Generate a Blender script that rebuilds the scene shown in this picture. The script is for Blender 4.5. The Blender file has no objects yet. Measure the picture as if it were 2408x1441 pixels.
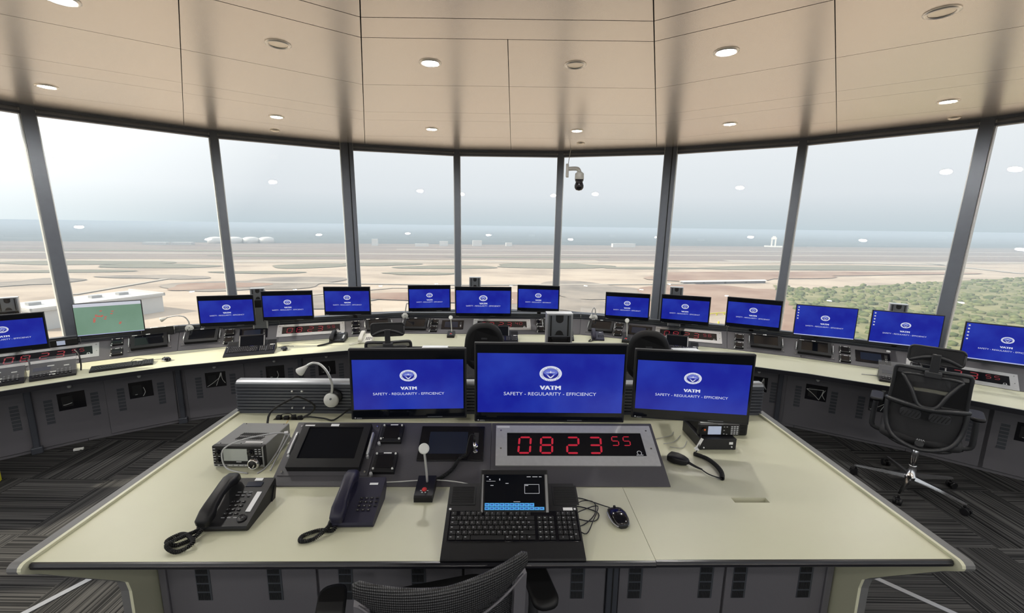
import bpy, bmesh, math, random
from mathutils import Matrix, Vector
random.seed(7)
C = bpy.context.scene.collection
SC = bpy.context.scene
PI = math.pi
R = math.radians

# ------------------------------------------------------------------ camera
FPX, PITCH, ROLL, CAMZ = 1035.0, R(10.4), R(0.78), 2.1
cd = bpy.data.cameras.new('camera'); cam = bpy.data.objects.new('camera', cd); C.objects.link(cam)
cd.sensor_fit = 'HORIZONTAL'; cd.sensor_width = 36.0; cd.lens = 36.0 * FPX / 2408.0
cd.clip_start = 0.02; cd.clip_end = 60000
cam.matrix_world = Matrix.Translation((0, 0, CAMZ)) @ Matrix.Rotation(PI / 2 - PITCH, 4, 'X') @ Matrix.Rotation(ROLL, 4, 'Z')
SC.camera = cam

# ------------------------------------------------------------------ world, sun, exposure
w = bpy.data.worlds.new('overcast_sky'); SC.world = w; w.use_nodes = True
wt = w.node_tree; wt.nodes.clear()
def wn(t): return wt.nodes.new(t)
tc = wn('ShaderNodeTexCoord'); sx = wn('ShaderNodeSeparateXYZ'); wt.links.new(tc.outputs['Generated'], sx.inputs[0])
rp = wn('ShaderNodeValToRGB'); wt.links.new(sx.outputs['Z'], rp.inputs[0])
e = rp.color_ramp.elements
e[0].position = 0.0; e[0].color = (.605, .695, .755, 1)
e[1].position = 0.62; e[1].color = (1.45, 1.5, 1.55, 1)
x = rp.color_ramp.elements.new(0.022); x.color = (.665, .735, .79, 1)
x = rp.color_ramp.elements.new(0.065); x.color = (.81, .85, .90, 1)
x = rp.color_ramp.elements.new(0.16); x.color = (.91, .94, .98, 1)
x = rp.color_ramp.elements.new(0.34); x.color = (.93, .96, 1.0, 1)
SUN_AZ, SUN_EL = R(-97), R(33)          # azimuth from straight ahead, clockwise
sdir = Vector((math.sin(SUN_AZ) * math.cos(SUN_EL), math.cos(SUN_AZ) * math.cos(SUN_EL), math.sin(SUN_EL)))
dp = wn('ShaderNodeVectorMath'); dp.operation = 'DOT_PRODUCT'; wt.links.new(tc.outputs['Generated'], dp.inputs[0]); dp.inputs[1].default_value = sdir
mr = wn('ShaderNodeMapRange'); wt.links.new(dp.outputs['Value'], mr.inputs[0])
mr.inputs[1].default_value = 0.35; mr.inputs[2].default_value = 1.0; mr.inputs[3].default_value = 0.0; mr.inputs[4].default_value = 0.9
mx = wn('ShaderNodeMix'); mx.data_type = 'RGBA'; mx.blend_type = 'ADD'; mx.inputs[0].default_value = 1.0
sc_ = wn('ShaderNodeVectorMath'); sc_.operation = 'SCALE'; sc_.inputs[0].default_value = (1.0, .97, .9); wt.links.new(mr.outputs[0], sc_.inputs['Scale'])
wt.links.new(rp.outputs[0], mx.inputs[6]); wt.links.new(sc_.outputs[0], mx.inputs[7])
bg = wn('ShaderNodeBackground'); bg.inputs[1].default_value = 1.0; wt.links.new(mx.outputs[2], bg.inputs[0])
ow = wn('ShaderNodeOutputWorld'); wt.links.new(bg.outputs[0], ow.inputs[0])
sl = bpy.data.lights.new('sun', 'SUN'); sl.energy = 6.5; sl.angle = R(1.2); sl.color = (1.0, .90, .72)
so = bpy.data.objects.new('sun', sl); C.objects.link(so)
so.rotation_euler = (-sdir).to_track_quat('-Z', 'Y').to_euler(); so.location = (-60, 0, 60)
SC.view_settings.view_transform = 'Standard'; SC.view_settings.look = 'None'
SC.view_settings.gamma = 1.0; SC.view_settings.exposure = 0.0; SC.view_settings.use_curve_mapping = False
cy = SC.cycles
cy.max_bounces = 7; cy.diffuse_bounces = 3; cy.glossy_bounces = 3; cy.transmission_bounces = 4; cy.transparent_max_bounces = 14
cy.volume_bounces = 0; cy.caustics_reflective = False; cy.caustics_refractive = False; cy.sample_clamp_indirect = 4.0
LAMP_E = 560.0                        # radiance of each lit downlight lens

# ------------------------------------------------------------------ materials
def lin(c):
    c = c / 255.0
    return c / 12.92 if c <= .04045 else ((c + .055) / 1.055) ** 2.4
def srgb(r, g, b): return (lin(r), lin(g), lin(b), 1)
M = {}
def mat(name, col, rough=.5, metal=0.0, noise=.06, nscale=40, bump=0.0, bscale=200, spec=.5, emit=None, estr=1.0, coat=0.0, alpha=None):
    m = bpy.data.materials.new(name); m.use_nodes = True; t = m.node_tree; b = t.nodes['Principled BSDF']
    b.inputs['Roughness'].default_value = rough; b.inputs['Metallic'].default_value = metal
    b.inputs['Specular IOR Level'].default_value = spec; b.inputs['Coat Weight'].default_value = coat
    co = t.nodes.new('ShaderNodeTexCoord')
    if noise:
        n = t.nodes.new('ShaderNodeTexNoise'); n.inputs['Scale'].default_value = nscale; n.inputs['Detail'].default_value = 3
        t.links.new(co.outputs['Object'], n.inputs['Vector'])
        r = t.nodes.new('ShaderNodeMapRange'); r.inputs[3].default_value = 1 - noise; r.inputs[4].default_value = 1 + noise
        t.links.new(n.outputs[0], r.inputs[0])
        v = t.nodes.new('ShaderNodeVectorMath'); v.operation = 'SCALE'; v.inputs[0].default_value = col[:3]; t.links.new(r.outputs[0], v.inputs['Scale'])
        t.links.new(v.outputs[0], b.inputs['Base Color'])
    else:
        b.inputs['Base Color'].default_value = col
    if bump:
        n2 = t.nodes.new('ShaderNodeTexNoise'); n2.inputs['Scale'].default_value = bscale; t.links.new(co.outputs['Object'], n2.inputs['Vector'])
        bp = t.nodes.new('ShaderNodeBump'); bp.inputs['Strength'].default_value = bump; bp.inputs['Distance'].default_value = .002
        t.links.new(n2.outputs[0], bp.inputs['Height']); t.links.new(bp.outputs[0], b.inputs['Normal'])
    if emit:
        b.inputs['Emission Color'].default_value = emit; b.inputs['Emission Strength'].default_value = estr
    if alpha is not None: b.inputs['Alpha'].default_value = alpha
    M[name] = m
    return m
mat('laminate', (.61, .60, .44, 1), .38, noise=.03, nscale=5, bump=.04, bscale=400)
mat('edge_black', (.012, .012, .016, 1), .30)
mat('cabinet', (.125, .12, .132, 1), .5, noise=.12, nscale=300, bump=.25, bscale=700)
mat('console', (.080, .077, .086, 1), .42, noise=.08, nscale=150, bump=.1, bscale=500)
mat('slat', (.070, .075, .090, 1), .35, metal=.2, noise=.04)
mat('slat_trim', (.34, .35, .37, 1), .32, metal=.6)
mat('panel_trim', (.14, .14, .14, 1), .45)
mat('vent', (.05, .055, .065, 1), .5)
mat('hole_dark', (.006, .006, .007, 1), .7)
mat('black_plastic', (.010, .010, .0115, 1), .42, spec=.28, bump=.12, bscale=900)
mat('black_gloss', (.006, .006, .009, 1), .12, noise=0)
mat('navy_plastic', (.017, .016, .034, 1), .40, spec=.3, bump=.08, bscale=900)
mat('housing', (.017, .017, .020, 1), .40, spec=.3, bump=.1, bscale=900)
mat('dark_screen', (.004, .005, .008, 1), .10, noise=0)
mat('blue_glass', (.018, .024, .045, 1), .09, noise=0)
mat('gray_lcd', (.36, .38, .36, 1), .25, noise=.03)
mat('lit_lcd', (.45, .50, .60, 1), .3, noise=.05, nscale=90, emit=(.30, .35, .50, 1), estr=.5)
mat('steel', (.50, .50, .51, 1), .36, metal=.75, noise=.10, nscale=60)
mat('steel_lit', (.56, .56, .56, 1), .36, metal=.3, noise=.10, nscale=60)  # near clock's copy of the steel, its brighter reflections put into the colour
mat('chrome', (.80, .80, .81, 1), .16, metal=1.0, noise=0)
mat('alu', (.34, .345, .36, 1), .36, metal=.7, noise=.05)
mat('alu_light', (.62, .63, .65, 1), .30, metal=.6, noise=.04)
mat('column_gray', (.17, .18, .20, 1), .4, metal=.3)
mat('white_plastic', (.66, .66, .63, 1), .4, noise=.02)
mat('white_label', (.78, .78, .78, 1), .6, noise=.04, nscale=200)
mat('ivory', (.72, .70, .62, 1), .45, noise=.02)
mat('legend', (.56, .56, .58, 1), .6, noise=0)
mat('red_lens', (.55, .03, .03, 1), .3)
mat('orange_lens', (.8, .16, .03, 1), .3)
mat('mullion', (.108, .120, .145, 1), .5, metal=.25, noise=.10, nscale=14)
mat('mullion_edge', (.55, .56, .55, 1), .4, noise=.05)
mat('sill', (.62, .61, .56, 1), .5)
mat('wall', (.10, .10, .11, 1), .6)
mat('fabric', (.017, .017, .019, 1), .8, noise=.3, nscale=300, bump=.5, bscale=900)
mat('chair_plastic', (.034, .035, .038, 1), .38, bump=.15, bscale=700)
mat('rubber', (.009, .009, .010, 1), .5, spec=.3)
mat('cable_gray', (.42, .42, .43, 1), .45, noise=0)
mat('cable_orange', (.62, .36, .05, 1), .45, noise=0)
mat('radio_gray', (.16, .16, .165, 1), .4, metal=.25, bump=.12, bscale=900)
mat('sky_button', (.03, .20, .42, 1), .4, emit=(.06, .30, .62, 1), estr=.75, noise=.1)
mat('ui_line', (.3, .3, .32, 1), .5, emit=(.55, .56, .60, 1), estr=.6, noise=0)
mat('digit', (.12, .004, .006, 1), .3, emit=(.40, .016, .035, 1), estr=1.0, noise=0)
mat('clear_plastic', (.35, .36, .36, 1), .10, alpha=.13)
mat('digit_dim', (.08, .004, .006, 1), .3, emit=(.20, .012, .022, 1), estr=1.0, noise=0)
mat('lamp_on', (1, 1, 1, 1), .4, emit=(1, .97, .92, 1), estr=LAMP_E, noise=0)
mat('lamp_off', (.78, .72, .62, 1), .35, metal=.75)
mat('lamp_trim', (.86, .83, .77, 1), .32, metal=.75)
mat('cctv_white', (.55, .55, .53, 1), .4)
mat('screen_white', (.1, .1, .1, 1), .4, emit=(.60, .63, .76, 1), estr=1.0, noise=0)
mat('screen_pale', (.05, .05, .1, 1), .4, emit=(.10, .135, .52, 1), estr=1.0, noise=0)
mat('screen_mid', (.02, .02, .05, 1), .4, emit=(.05, .08, .45, 1), estr=1.0, noise=0)
mat('screen_deep', (.01, .01, .03, 1), .4, emit=(.008, .012, .24, 1), estr=1.0, noise=0)
mat('screen_red', (.1, .02, .02, 1), .4, emit=(.50, .09, .07, 1), estr=1.0, noise=0)
mat('screen_bar', (.2, .2, .2, 1), .4, emit=(.46, .48, .56, 1), estr=1.0, noise=0)
mat('screen_task', (.2, .2, .25, 1), .4, emit=(.30, .34, .60, 1), estr=1.0, noise=0)
mat('yellow', (.62, .58, .03, 1), .5)
mat('chair_mesh', (.030, .030, .032, 1), .6, noise=.3, nscale=200, alpha=.88)
mat('pad_gray', (.050, .051, .055, 1), .45, bump=.15, bscale=700)

def screen_mat(name, c0, c1, scale):
    m = bpy.data.materials.new(name); m.use_nodes = True; t = m.node_tree; b = t.nodes['Principled BSDF']
    b.inputs['Base Color'].default_value = (.006, .006, .012, 1); b.inputs['Roughness'].default_value = .22
    co = t.nodes.new('ShaderNodeTexCoord'); n = t.nodes.new('ShaderNodeTexNoise'); n.inputs['Scale'].default_value = scale; n.inputs['Detail'].default_value = 5
    t.links.new(co.outputs['Object'], n.inputs['Vector'])
    r = t.nodes.new('ShaderNodeValToRGB'); r.color_ramp.elements[0].position = .40; r.color_ramp.elements[1].position = .72
    r.color_ramp.elements[0].color = c0; r.color_ramp.elements[1].color = c1
    t.links.new(n.outputs[0], r.inputs[0]); t.links.new(r.outputs[0], b.inputs['Emission Color']); b.inputs['Emission Strength'].default_value = 1.0
    M[name] = m
screen_mat('screen_blue', (.006, .012, .29, 1), (.016, .040, .39, 1), 4.0)
screen_mat('screen_green', (.16, .27, .19, 1), (.19, .31, .23, 1), 3.0)

# woven seat-back mesh with real bump weave
def weave():
    m = bpy.data.materials.new('woven_mesh'); m.use_nodes = True; t = m.node_tree; b = t.nodes['Principled BSDF']
    b.inputs['Roughness'].default_value = .45
    co = t.nodes.new('ShaderNodeTexCoord')
    sp = t.nodes.new('ShaderNodeSeparateXYZ'); t.links.new(co.outputs['Object'], sp.inputs[0])
    def mth(op, a, c_):
        q = t.nodes.new('ShaderNodeMath'); q.operation = op
        for k, v in enumerate((a, c_)):
            if isinstance(v, (int, float)): q.inputs[k].default_value = v
            elif v is not None: t.links.new(v, q.inputs[k])
        return q.outputs[0]
    X, Z = mth('MULTIPLY', sp.outputs[0], 2 * PI / .0105), mth('MULTIPLY', sp.outputs[2], 2 * PI / .0150)
    net = mth('MULTIPLY', mth('SINE', mth('ADD', X, Z), None), mth('SINE', mth('SUBTRACT', X, Z), None))
    net = mth('ADD', mth('MULTIPLY', net, .5), .5)
    r = t.nodes.new('ShaderNodeValToRGB'); r.color_ramp.elements[0].position = .42; r.color_ramp.elements[1].position = .80
    r.color_ramp.elements[0].color = (.004, .004, .005, 1); r.color_ramp.elements[1].color = (.085, .085, .09, 1)
    t.links.new(net, r.inputs[0]); t.links.new(r.outputs[0], b.inputs['Base Color'])
    bp = t.nodes.new('ShaderNodeBump'); bp.inputs['Strength'].default_value = .8; bp.inputs['Distance'].default_value = .003
    t.links.new(net, bp.inputs['Height']); t.links.new(bp.outputs[0], b.inputs['Normal'])
    M['woven_mesh'] = m
weave()

# carpet of striped planks laid as basket weave
def carpet():
    m = bpy.data.materials.new('plank_carpet'); m.use_nodes = True; t = m.node_tree; b = t.nodes['Principled BSDF']; L = t.links
    b.inputs['Roughness'].default_value = .95; b.inputs['Specular IOR Level'].default_value = .1
    def n(k, **kw):
        q = t.nodes.new(k)
        for a, v in kw.items(): setattr(q, a, v)
        return q
    def mth(op, a, bb=None):
        q = n('ShaderNodeMath', operation=op)
        for i, v in enumerate((a, bb)):
            if v is None: continue
            if isinstance(v, (int, float)): q.inputs[i].default_value = v
            else: L.new(v, q.inputs[i])
        return q.outputs[0]
    co = n('ShaderNodeTexCoord'); s = n('ShaderNodeSeparateXYZ'); L.new(co.outputs['Object'], s.inputs[0])
    S = .66
    cx, cyy = mth('FLOOR', mth('DIVIDE', s.outputs[0], S)), mth('FLOOR', mth('DIVIDE', s.outputs[1], S))
    par = mth('ABSOLUTE', mth('MODULO', mth('ADD', cx, cyy), 2))
    u = n('ShaderNodeMix'); L.new(par, u.inputs[0]); L.new(s.outputs[0], u.inputs[2]); L.new(s.outputs[1], u.inputs[3])
    v = n('ShaderNodeMix'); L.new(par, v.inputs[0]); L.new(s.outputs[1], v.inputs[2]); L.new(s.outputs[0], v.inputs[3])
    plank = mth('FLOOR', mth('DIVIDE', v.outputs[0], S / 3))
    cmb = n('ShaderNodeCombineXYZ'); L.new(mth('MULTIPLY', u.outputs[0], .45), cmb.inputs[0]); L.new(mth('MULTIPLY', v.outputs[0], 120), cmb.inputs[1])
    L.new(mth('ADD', mth('MULTIPLY', plank, 3.7), mth('MULTIPLY', par, 11.3)), cmb.inputs[2])
    nz = n('ShaderNodeTexNoise'); nz.inputs['Scale'].default_value = 1.0; nz.inputs['Detail'].default_value = 2; L.new(cmb.outputs[0], nz.inputs['Vector'])
    r = n('ShaderNodeValToRGB'); e = r.color_ramp.elements
    e[0].position = .40; e[0].color = (.012, .012, .013, 1); e[1].position = .52; e[1].color = (.056, .055, .055, 1)
    q = e.new(.70); q.color = (.086, .084, .082, 1)
    L.new(nz.outputs[0], r.inputs[0])
    # per-plank tone
    wn_ = n('ShaderNodeTexWhiteNoise', noise_dimensions='3D'); c2 = n('ShaderNodeCombineXYZ')
    L.new(plank, c2.inputs[0]); L.new(cx, c2.inputs[1]); L.new(cyy, c2.inputs[2]); L.new(c2.outputs[0], wn_.inputs['Vector'])
    k = n('ShaderNodeMapRange'); k.inputs[3].default_value = .75; k.inputs[4].default_value = 1.1; L.new(wn_.outputs['Value'], k.inputs[0])
    sc = n('ShaderNodeVectorMath', operation='SCALE'); L.new(r.outputs[0], sc.inputs[0]); L.new(k.outputs[0], sc.inputs['Scale'])
    L.new(sc.outputs[0], b.inputs['Base Color'])
    bp = n('ShaderNodeBump'); bp.inputs['Strength'].default_value = .5; bp.inputs['Distance'].default_value = .004
    L.new(nz.outputs[0], bp.inputs['Height']); L.new(bp.outputs[0], b.inputs['Normal'])
    M['carpet'] = m
carpet()

def ceiling_mat():
    m = bpy.data.materials.new('ceiling_panel'); m.use_nodes = True; t = m.node_tree; b = t.nodes['Principled BSDF']
    b.inputs['Metallic'].default_value = .72; b.inputs['Roughness'].default_value = .27
    co = t.nodes.new('ShaderNodeTexCoord'); n = t.nodes.new('ShaderNodeTexNoise'); n.inputs['Scale'].default_value = .5; t.links.new(co.outputs['Object'], n.inputs['Vector'])
    r = t.nodes.new('ShaderNodeValToRGB'); r.color_ramp.elements[0].position = .3; r.color_ramp.elements[1].position = .7
    r.color_ramp.elements[0].color = (.675, .635, .59, 1); r.color_ramp.elements[1].color = (.705, .645, .59, 1)
    t.links.new(n.outputs[0], r.inputs[0]); t.links.new(r.outputs[0], b.inputs['Base Color'])
    M['ceiling'] = m
ceiling_mat()
def glass_mat():
    m = bpy.data.materials.new('pane_glass'); m.use_nodes = True; t = m.node_tree; t.nodes.clear()
    o = t.nodes.new('ShaderNodeOutputMaterial'); tr = t.nodes.new('ShaderNodeBsdfTransparent'); tr.inputs[0].default_value = (.985, .995, .99, 1)
    g = t.nodes.new('ShaderNodeBsdfGlossy'); g.inputs['Roughness'].default_value = .0; f = t.nodes.new('ShaderNodeFresnel'); ge = t.nodes.new('ShaderNodeNewGeometry'); ir = t.nodes.new('ShaderNodeMapRange'); ir.inputs[3].default_value = 1.45; ir.inputs[4].default_value = 1 / 1.45
    t.links.new(ge.outputs['Backfacing'], ir.inputs[0]); t.links.new(ir.outputs[0], f.inputs[0])
    mixs = t.nodes.new('ShaderNodeMixShader'); t.links.new(f.outputs[0], mixs.inputs[0]); t.links.new(tr.outputs[0], mixs.inputs[1]); t.links.new(g.outputs[0], mixs.inputs[2])
    t.links.new(mixs.outputs[0], o.inputs[0]); M['glass'] = m
glass_mat()
def ground_mat(name, c0, c1, scale, c2=None, stretch=(1, 1, 1)):
    m = bpy.data.materials.new(name); m.use_nodes = True; t = m.node_tree; b = t.nodes['Principled BSDF']; b.inputs['Roughness'].default_value = .95
    b.inputs['Specular IOR Level'].default_value = .1
    co = t.nodes.new('ShaderNodeTexCoord'); mp = t.nodes.new('ShaderNodeMapping'); mp.inputs['Scale'].default_value = stretch; mp.inputs['Rotation'].default_value = (0, 0, R(-8.5))
    t.links.new(co.outputs['Object'], mp.inputs['Vector'])
    n = t.nodes.new('ShaderNodeTexNoise'); n.inputs['Scale'].default_value = scale; n.inputs['Detail'].default_value = 8; n.inputs['Roughness'].default_value = .62
    t.links.new(mp.outputs[0], n.inputs['Vector'])
    r = t.nodes.new('ShaderNodeValToRGB'); r.color_ramp.elements[0].position = .36; r.color_ramp.elements[1].position = .62
    r.color_ramp.elements[0].color = c0; r.color_ramp.elements[1].color = c1
    if c2: q = r.color_ramp.elements.new(.48); q.color = c2
    t.links.new(n.outputs[0], r.inputs[0]); t.links.new(r.outputs[0], b.inputs['Base Color']); M[name] = m
ground_mat('sand', (0.290, 0.235, 0.190, 1), (0.440, 0.365, 0.295, 1), .006, (0.380, 0.310, 0.250, 1), (1, 2.2, 1))
ground_mat('pale_sand', (0.312, 0.261, 0.211, 1), (0.367, 0.312, 0.257, 1), .01, None, (1, 4, 1))
ground_mat('bare_soil', (0.156, 0.121, 0.109, 1), (0.242, 0.195, 0.168, 1), .004, (0.195, 0.156, 0.136, 1), (.5, 5, 1))
ground_mat('red_soil', (0.211, 0.129, 0.098, 1), (0.296, 0.211, 0.164, 1), .012, (0.250, 0.168, 0.129, 1))
ground_mat('grass_strip', (0.144, 0.140, 0.109, 1), (0.195, 0.183, 0.140, 1), .01, None, (.5, 4, 1))
ground_mat('scrub_ground', (0.125, 0.133, 0.066, 1), (0.234, 0.218, 0.117, 1), .03)
ground_mat('forest', (.045, .058, .062, 1), (.10, .115, .118, 1), .003, (.07, .085, .09, 1), (.4, 3, 1))
ground_mat('bush_leaf', (0.058, 0.082, 0.035, 1), (0.148, 0.164, 0.074, 1), .08)
ground_mat('dark_soil', (0.164, 0.144, 0.129, 1), (0.273, 0.234, 0.199, 1), .015)
mat('runway', (0.335, 0.296, 0.254, 1), .9, noise=.05, nscale=.01)
mat('roof_white', (.52, .52, .51, 1), .6, noise=.03, nscale=.1)
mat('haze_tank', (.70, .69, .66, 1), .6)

# ------------------------------------------------------------------ mesh builder
class B:
    def __init__(s): s.bm = bmesh.new(); s.mi = 0
    def _tag(s, faces, smooth=False):
        for f in faces:
            f.material_index = s.mi
            f.smooth = smooth
    def faces(s, pts, polys, smooth=False):
        vs = [s.bm.verts.new(p) for p in pts]; out = []
        for p in polys:
            try: out.append(s.bm.faces.new([vs[i] for i in p]))
            except ValueError: pass
        s._tag(out, smooth); return s
    def box(s, c, d, rot=None, bev=0.0, seg=2):
        r = bmesh.ops.create_cube(s.bm, size=1.0)
        vs = r['verts']; mtx = Matrix.Translation(c) @ (rot.to_4x4() if rot else Matrix.Identity(4)) @ Matrix.Diagonal((d[0], d[1], d[2], 1))
        bmesh.ops.transform(s.bm, matrix=mtx, verts=vs)
        fs = list({f for v in vs for f in v.link_faces})
        s._tag(fs)
        if bev > 0:
            ed = list({e for f in fs for e in f.edges})
            rr = bmesh.ops.bevel(s.bm, geom=ed, offset=bev, segments=seg, affect='EDGES', profile=.6)
            s._tag(rr['faces'], True)
        return s
    def cyl(s, p0, p1, r0, r1=None, n=16, smooth=True):
        p0, p1 = Vector(p0), Vector(p1); r1 = r0 if r1 is None else r1
        a = (p1 - p0).normalized(); u = a.orthogonal().normalized(); v = a.cross(u)
        A = [p0 + (u * math.cos(2 * PI * i / n) + v * math.sin(2 * PI * i / n)) * r0 for i in range(n)]
        Bq = [p1 + (u * math.cos(2 * PI * i / n) + v * math.sin(2 * PI * i / n)) * r1 for i in range(n)]
        va = [s.bm.verts.new(p) for p in A]; vb = [s.bm.verts.new(p) for p in Bq]
        side = [s.bm.faces.new((va[i], va[(i + 1) % n], vb[(i + 1) % n], vb[i])) for i in range(n)]
        s._tag(side, smooth); s._tag([s.bm.faces.new(va[::-1]), s.bm.faces.new(vb)])
        return s
    def lathe(s, prof, n=24, M4=None, caps=True):
        M4 = M4 or Matrix.Identity(4); rings = []
        for r, z in prof:
            rings.append([s.bm.verts.new(M4 @ Vector((r * math.cos(2 * PI * i / n), r * math.sin(2 * PI * i / n), z))) for i in range(n)])
        for a, b in zip(rings, rings[1:]):
            s._tag([s.bm.faces.new((a[i], a[(i + 1) % n], b[(i + 1) % n], b[i])) for i in range(n)], True)
        if caps: s._tag([s.bm.faces.new(rings[0][::-1]), s.bm.faces.new(rings[-1])])
        return s
    def sphere(s, c, r, sx=1, sy=1, sz=1, n=16):
        q = bmesh.ops.create_uvsphere(s.bm, u_segments=n, v_segments=max(6, n // 2), radius=1.0)
        bmesh.ops.transform(s.bm, matrix=Matrix.Translation(c) @ Matrix.Diagonal((r * sx, r * sy, r * sz, 1)), verts=q['verts'])
        s._tag({f for v in q['verts'] for f in v.link_faces}, True); return s
    def loft(s, rings, closed=True, caps=True, smooth=True):
        R_ = [[s.bm.verts.new(p) for p in r] for r in rings]
        for a, b in zip(R_, R_[1:]):
            n = len(a); rng = range(n) if closed else range(n - 1)
            s._tag([s.bm.faces.new((a[i], a[(i + 1) % n], b[(i + 1) % n], b[i])) for i in rng], smooth)
        if caps and closed: s._tag([s.bm.faces.new(R_[0][::-1]), s.bm.faces.new(R_[-1])])
        return s
    def tube(s, pts, r, n=8, smooth_path=4, taper=None, ry=1.0):
        P = spline(pts, smooth_path) if smooth_path else [Vector(p) for p in pts]
        fr = frames(P); rings = []
        for k, (p, (u, v)) in enumerate(zip(P, fr)):
            rr = r if taper is None else r + (taper - r) * k / (len(P) - 1)
            rings.append([p + u * rr * math.cos(2 * PI * i / n) + v * rr * ry * math.sin(2 * PI * i / n) for i in range(n)])
        return s.loft(rings)
    def coil(s, pts, R_=.0055, r=.0019, pitch=.0048, n=5, per=9):
        P = spline(pts, 12); d = [0]
        for a, b in zip(P, P[1:]): d.append(d[-1] + (b - a).length)
        turns = d[-1] / pitch; N = int(turns * per); fr = frames(P); C_ = []
        j = 0
        for i in range(N + 1):
            L = d[-1] * i / N
            while j < len(d) - 2 and d[j + 1] < L: j += 1
            f = (L - d[j]) / max(1e-9, d[j + 1] - d[j]); p = P[j].lerp(P[j + 1], f)
            u = fr[j][0].lerp(fr[j + 1][0], f).normalized(); v = fr[j][1].lerp(fr[j + 1][1], f).normalized()
            a = 2 * PI * turns * i / N
            C_.append(p + u * R_ * math.cos(a) + v * R_ * math.sin(a))
        return s.tube(C_, r, n, 0)
    def prism(s, poly, a, b, plane='xy', M4=None):
        # poly in the named plane, extruded along the remaining axis from a to b
        M4 = M4 or Matrix.Identity(4)
        def P(p, t):
            q = {'xy': (p[0], p[1], t), 'yz': (t, p[0], p[1]), 'xz': (p[0], t, p[1])}[plane]
            return M4 @ Vector(q)
        A = [s.bm.verts.new(P(p, a)) for p in poly]; Bq = [s.bm.verts.new(P(p, b)) for p in poly]; n = len(poly)
        fs = [s.bm.faces.new((A[i], A[(i + 1) % n], Bq[(i + 1) % n], Bq[i])) for i in range(n)]
        fs += [s.bm.faces.new(A[::-1]), s.bm.faces.new(Bq)]
        s._tag(fs); return s
    def quad(s, x0, y0, x1, y1, z=0.0):
        return s.faces([(x0, y0, z), (x1, y0, z), (x1, y1, z), (x0, y1, z)], [(0, 1, 2, 3)])
    def mesh(s, name, mats):
        bmesh.ops.recalc_face_normals(s.bm, faces=s.bm.faces[:])
        me = bpy.data.meshes.new(name); s.bm.to_mesh(me); s.bm.free()
        for m in ([mats] if isinstance(mats, str) else mats): me.materials.append(M[m])
        return me
def spline(pts, k):
    P = [Vector(p) for p in pts]
    if len(P) < 3 or k <= 1: return P
    out = []
    for i in range(len(P) - 1):
        p0, p1, p2, p3 = P[max(i - 1, 0)], P[i], P[i + 1], P[min(i + 2, len(P) - 1)]
        for j in range(k):
            t = j / k
            out.append(.5 * ((2 * p1) + (-p0 + p2) * t + (2 * p0 - 5 * p1 + 4 * p2 - p3) * t * t + (-p0 + 3 * p1 - 3 * p2 + p3) * t ** 3))
    return out + [P[-1]]
def frames(P):
    T = []
    for i in range(len(P)):
        d = P[min(i + 1, len(P) - 1)] - P[max(i - 1, 0)]
        T.append(d.normalized() if d.length > 1e-9 else Vector((0, 0, 1)))
    u = T[0].orthogonal().normalized(); out = []
    for t in T:
        u = (u - t * u.dot(t)); u = u.normalized() if u.length > 1e-6 else t.orthogonal().normalized()
        out.append((u, t.cross(u)))
    return out
def rrect(w, h, r, n=5, cx=0, cy_=0):
    o = []
    for qx, qy, a0 in ((1, 1, 0), (-1, 1, 90), (-1, -1, 180), (1, -1, 270)):
        for i in range(n + 1):
            a = R(a0 + 90 * i / n); o.append((cx + qx * (w / 2 - r) + r * math.cos(a), cy_ + qy * (h / 2 - r) + r * math.sin(a)))
    return o

# ------------------------------------------------------------------ object helpers
def tag(o, label=None, cat=None, group=None, kind=None):
    if label: o['label'] = label
    if cat: o['category'] = cat
    if group: o['group'] = group
    if kind: o['kind'] = kind
    return o
def TF(p, rz=0, rx=0, ry=0): return Matrix.Translation(p) @ Matrix.Rotation(rz, 4, 'Z') @ Matrix.Rotation(rx, 4, 'X') @ Matrix.Rotation(ry, 4, 'Y')
def thing(name, label, cat, mw, group=None):
    o = bpy.data.objects.new(name, None); C.objects.link(o); o.empty_display_size = .05; o.matrix_world = mw
    return tag(o, label, cat, group)
def part(name, b, mats, parent, label=None):
    o = bpy.data.objects.new(name, b.mesh(name, mats) if isinstance(b, B) else b); C.objects.link(o); o.parent = parent
    if label: o['label'] = label
    return o
def solo(name, b, mats, label, cat, mw=None, group=None, kind=None):
    o = bpy.data.objects.new(name, b.mesh(name, mats) if isinstance(b, B) else b); C.objects.link(o)
    if mw is not None: o.matrix_world = mw
    return tag(o, label, cat, group, kind)
def struct(name, b, mats, parent=None, label=None, cat=None, group=None):
    o = bpy.data.objects.new(name, b.mesh(name, mats)); C.objects.link(o); o.parent = parent; o['kind'] = 'structure'
    return tag(o, label, cat, group)
CACHE = {}
def inst(key, build, name, label, cat, mw, group=None):
    """first of a kind is built; the rest are copies of its parts and sub-parts"""
    if key not in CACHE:
        r = thing(name, label, cat, mw, group); build(r); CACHE[key] = (r, list(r.children)); return r
    src, kids = CACHE[key]; r = src.copy(); C.objects.link(r); r.matrix_world = mw
    for k in ('label', 'category', 'group'):
        if k in r: del r[k]
    tag(r, label, cat, group)
    def rec(chs, b):
        for ch in chs:
            c = ch.copy(); C.objects.link(c); c.parent = b; rec(list(ch.children), c)
    rec(kids, r)
    return r
TXT = {}
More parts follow.
